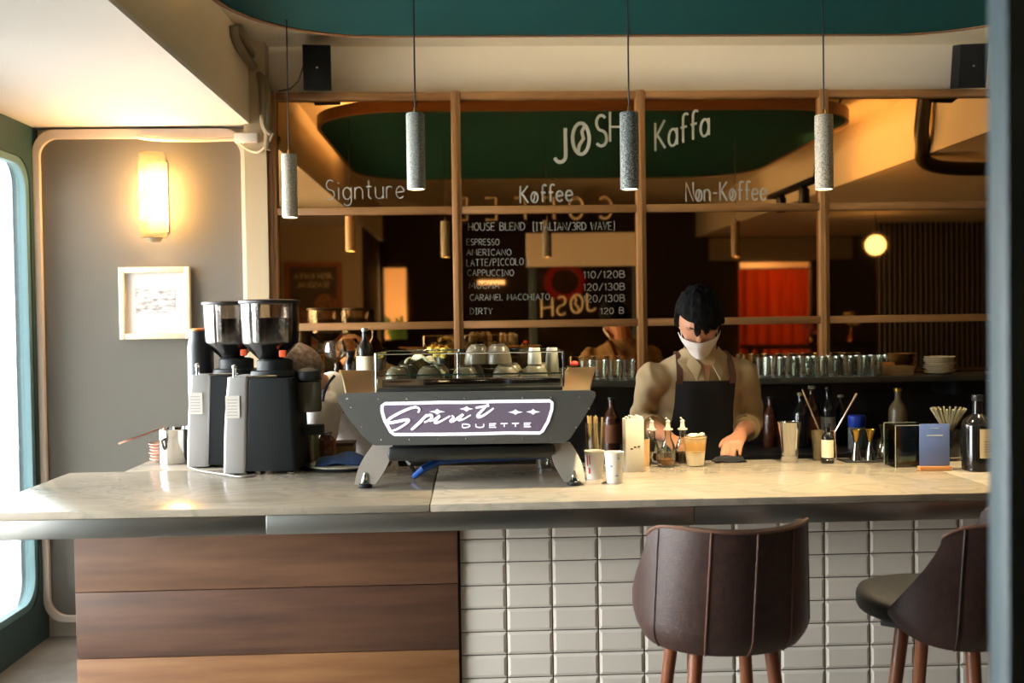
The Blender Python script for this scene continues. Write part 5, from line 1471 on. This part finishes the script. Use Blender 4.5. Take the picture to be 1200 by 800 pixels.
# globe lamp
gp = Vector((4.0, .54, 2.27))
gl_ = thing('globe_lamp', 'round white globe lamp hanging in the dim side of the room', 'lamp', tuple(gp))
MB().ball((0, 0, 0), .10, 24, 16).build('globe', mat('globe_glow', (255, 236, 200), .4, emit=(255, 226, 176), estr=7), gl_)
MB().cyl((0, 0, .1), (0, 0, ZS - gp.z), .004, seg=6).build('cord', BLACKP, gl_)
MB().lathe([(.02, .098), (.02, .125), (0, .126)], 14).build('cap', BLACKP, gl_)
# poster on the wall behind
po_ = thing('wall_poster', 'framed dark poster with bowls of food', 'poster', (-1.66, -.296, 1.78))
pw, ph = .60, .86
for (x0, x1, z0, z1) in ((-pw / 2, -pw / 2 + .05, -ph / 2, ph / 2), (pw / 2 - .05, pw / 2, -ph / 2, ph / 2), (-pw / 2 + .05, pw / 2 - .05, ph / 2 - .05, ph / 2), (-pw / 2 + .05, pw / 2 - .05, -ph / 2, -ph / 2 + .05)):
    MB().box(x0, x1, 0, .03, z0, z1, .003).build('frame_side', wood('poster_frame', (176, 104, 68), (196, 122, 82), 'Z'), po_)
MB().box(-pw / 2 + .05, pw / 2 - .05, 0, .012, -ph / 2 + .05, ph / 2 - .05).build('print', mat('poster_dark', (112, 96, 74), .6), po_)
CRM = mat('poster_cream', (250, 236, 200), .7)
m = MB()
lettering(m, 'J\u00d8SH KAFFA', .055, lambda u, v: (.21 - u, .0135, .26 + v), .005, fit=.40, flat=Vector((0, 1, 0)), seg=5)
lettering(m, 'SEASONAL', .055, lambda u, v: (.17 - u, .0135, .17 + v), .005, fit=.34, flat=Vector((0, 1, 0)), seg=5)
m.build('poster_lettering', CRM, po_)
for (x, z, r, c) in ((.13, -.02, .12, (206, 150, 90)), (-.13, -.16, .12, (196, 128, 92)), (.12, -.27, .11, (212, 150, 80))):
    MB().lathe([(r, 0), (r, .003), (0, .003)], 28, M=Matrix.Translation((x, .0125, z)) @ Matrix.Rotation(-PI / 2, 4, 'X')).build('printed_bowl', mat('bowl_%d' % c[1], c, .7, col2=(140, 80, 50), scale=18), po_)
    MB().lathe([(r * .75, .0035), (r * .75, .0045), (0, .0045)], 28, M=Matrix.Translation((x, .0125, z)) @ Matrix.Rotation(-PI / 2, 4, 'X')).build('printed_food', mat('food_%d' % c[1], (150, 84, 50), .7, col2=(200, 150, 110), scale=30), po_)
# warm track lights washing the far beam
tk = thing('track_light', 'black track with two spot lamps by the far beam', 'lamp', (2.2, 3.6, 2.44))
MB().box(-.03, .03, -.5, .5, 0, .03).build('track', BLACKP, tk)
MB().tube([(0, .45, .03), (.0, .5, .2), (.1, .7, .5)], .008, 6).build('supply_cord', BLACKP, tk)
for y in (-.25, .25):
    MB().lathe([(.03, -.12), (.035, -.11), (.035, -.02), (.02, 0)], 16, c=(0, y, 0)).build('spot_head', BLACKP, tk)
light('track_wash', 'SPOT', (.06, 0, .06), 60, (1, .72, .36), tk, (0, math.radians(-105), 0), spot_size=math.radians(140), spot_blend=.8, shadow_soft_size=.08)
# dark pipe on the far beam
tag(MB().tube(smooth_path([(XR - .06, 4.35, ZC - .01), (XR - .06, 4.30, 2.85), (XR - .05, 4.26, 2.66), (XR + .10, 4.1, 2.53), (XR + .8, 4.0, 2.52), (XR + 2.2, 3.9, 2.52)]), .045, 12).build('duct_pipe', mat('dark_pipe', (46, 40, 34), .4)), 'dark pipe bending round the far beam', 'pipe')
# high table with vases of flowers at the back
tbm = thing('high_table', 'dark high table at the rear of the room', 'table', (4.2, -1.3, 0))
MB().box(-1.0, 1.0, -.3, .3, 1.20, 1.24, .004).build('table_top', DKC, tbm)
for x in (-.9, .9):
    for y in (-.22, .22): MB().box(x - .03, x + .03, y - .03, y + .03, 0, 1.1995).build('leg', DKC, tbm)
PETAL = mat('cream_petal', (240, 210, 140), .7); PETR = mat('pink_petal', (206, 110, 110), .7)
for (x, lab, pm_, hv) in ((4.42, 'brass vase with cream flowers on the high table', PETAL, .2), (4.95, 'slim vase with cream flowers on the high table', PETAL, .2), (3.95, 'low vase with pink flowers on the high table', PETR, .1)):
    t = thing('flower_vase', lab, 'vase', (x, -1.25, 1.24))
    MB().lathe([(.03, 0), (.05, .03), (.045, .08), (.018, hv * .8), (.022, hv), (.016, hv), (.0, .02)], 20).build('vase_body', mat('vase_brass', (170, 120, 60), .25, .9), t)
    for k in range(12):
        a = k * 2.4; r = .02 + .08 * k / 12
        MB().ball((r * math.cos(a), r * math.sin(a), hv + .10 + .06 * math.sin(k * 2.1)), (.04, .036, .026), 8, 6).build('blossom', pm_, t)
    for k in range(3): MB().tube([(0, 0, hv - .02), (.03 * math.cos(k * 2), .03 * math.sin(k * 2), hv + .1)], .004, 6).build('stem', mat('stem_green', (60, 80, 40), .7), t)
struct(MB().box(-1.7, -.2, YR - 1.0, YR - .92, 0, 3.2).build('wall_courtyard', mat('courtyard_wall', (190, 160, 118), .8)), 'tan courtyard wall outside the rear window')
struct(MB().box(-1.7, -.2, YR - .92, YR - .1, 2.6, 2.7).build('shade_slab', DARKW), 'unseen slab added to keep sky light off the little courtyard')  # added overhead to dim the view through the rear window
struct(MB().box(-1.75, -1.65, YR - .92, YR - .1, 0, 2.6).build('wall_courtyard', MATS['courtyard_wall']), 'unseen side wall added to dim the little courtyard')  # added at the side to block light from the courtyard
# plant outside the small rear window, red ring sign, glowing strip for distant daylight
pg_ = thing('potted_plant', 'green leafy plant outside the small rear window', 'plant', (-.95, YR - .3, 0))
MB().lathe([(.12, 0), (.16, .3), (.14, .3), (.1, .04), (0, .04)], 20).build('pot', MATS['terracotta'], pg_)
for k in range(16):
    a = k * 2.4; l = .5 + .25 * ((k * 5) % 7) / 7
    P = [Vector((0, 0, .28)), Vector((.05 * math.cos(a), .05 * math.sin(a), .9 + .3 * l)), Vector((.16 * math.cos(a), .10 * math.sin(a), 1.2 + .6 * l)), Vector((.24 * math.cos(a), .14 * math.sin(a), 1.1 + .6 * l))]
    MB().tube(smooth_path(P, 4), [(.002 + .018 * math.sin(PI * q / 12), .002) for q in range(13)], 6).build('leaf', mat('leaf_green', (70, 110, 44), .6), pg_)
rs = W(662, 330, 2 * MY - (YR + .04)); 
rsn = thing('ring_sign', 'round red ring sign on the rear wall', 'sign', (rs.x, YR + .04, rs.z))
MB().tube([(.22 * math.cos(a), 0, .20 * math.sin(a)) for a in [2 * PI * k / 28 for k in range(28)]], .045, 8, closed=True).build('ring', mat('red_ring', (160, 30, 34), .3, emit=(160, 26, 30), estr=.25), rsn)
ls = thing('daylight_strip', 'short glowing strip standing in for distant daylight, on the rear wall', 'lamp', (.25, YR + .03, 2.05))  # emissive box in place of a far strip of daylight
MB().box(-.17, .17, -.02, .02, -.025, .025, .004).build('tube', mat('strip_glow', (255, 240, 220), .5, emit=(255, 232, 200), estr=3), ls)
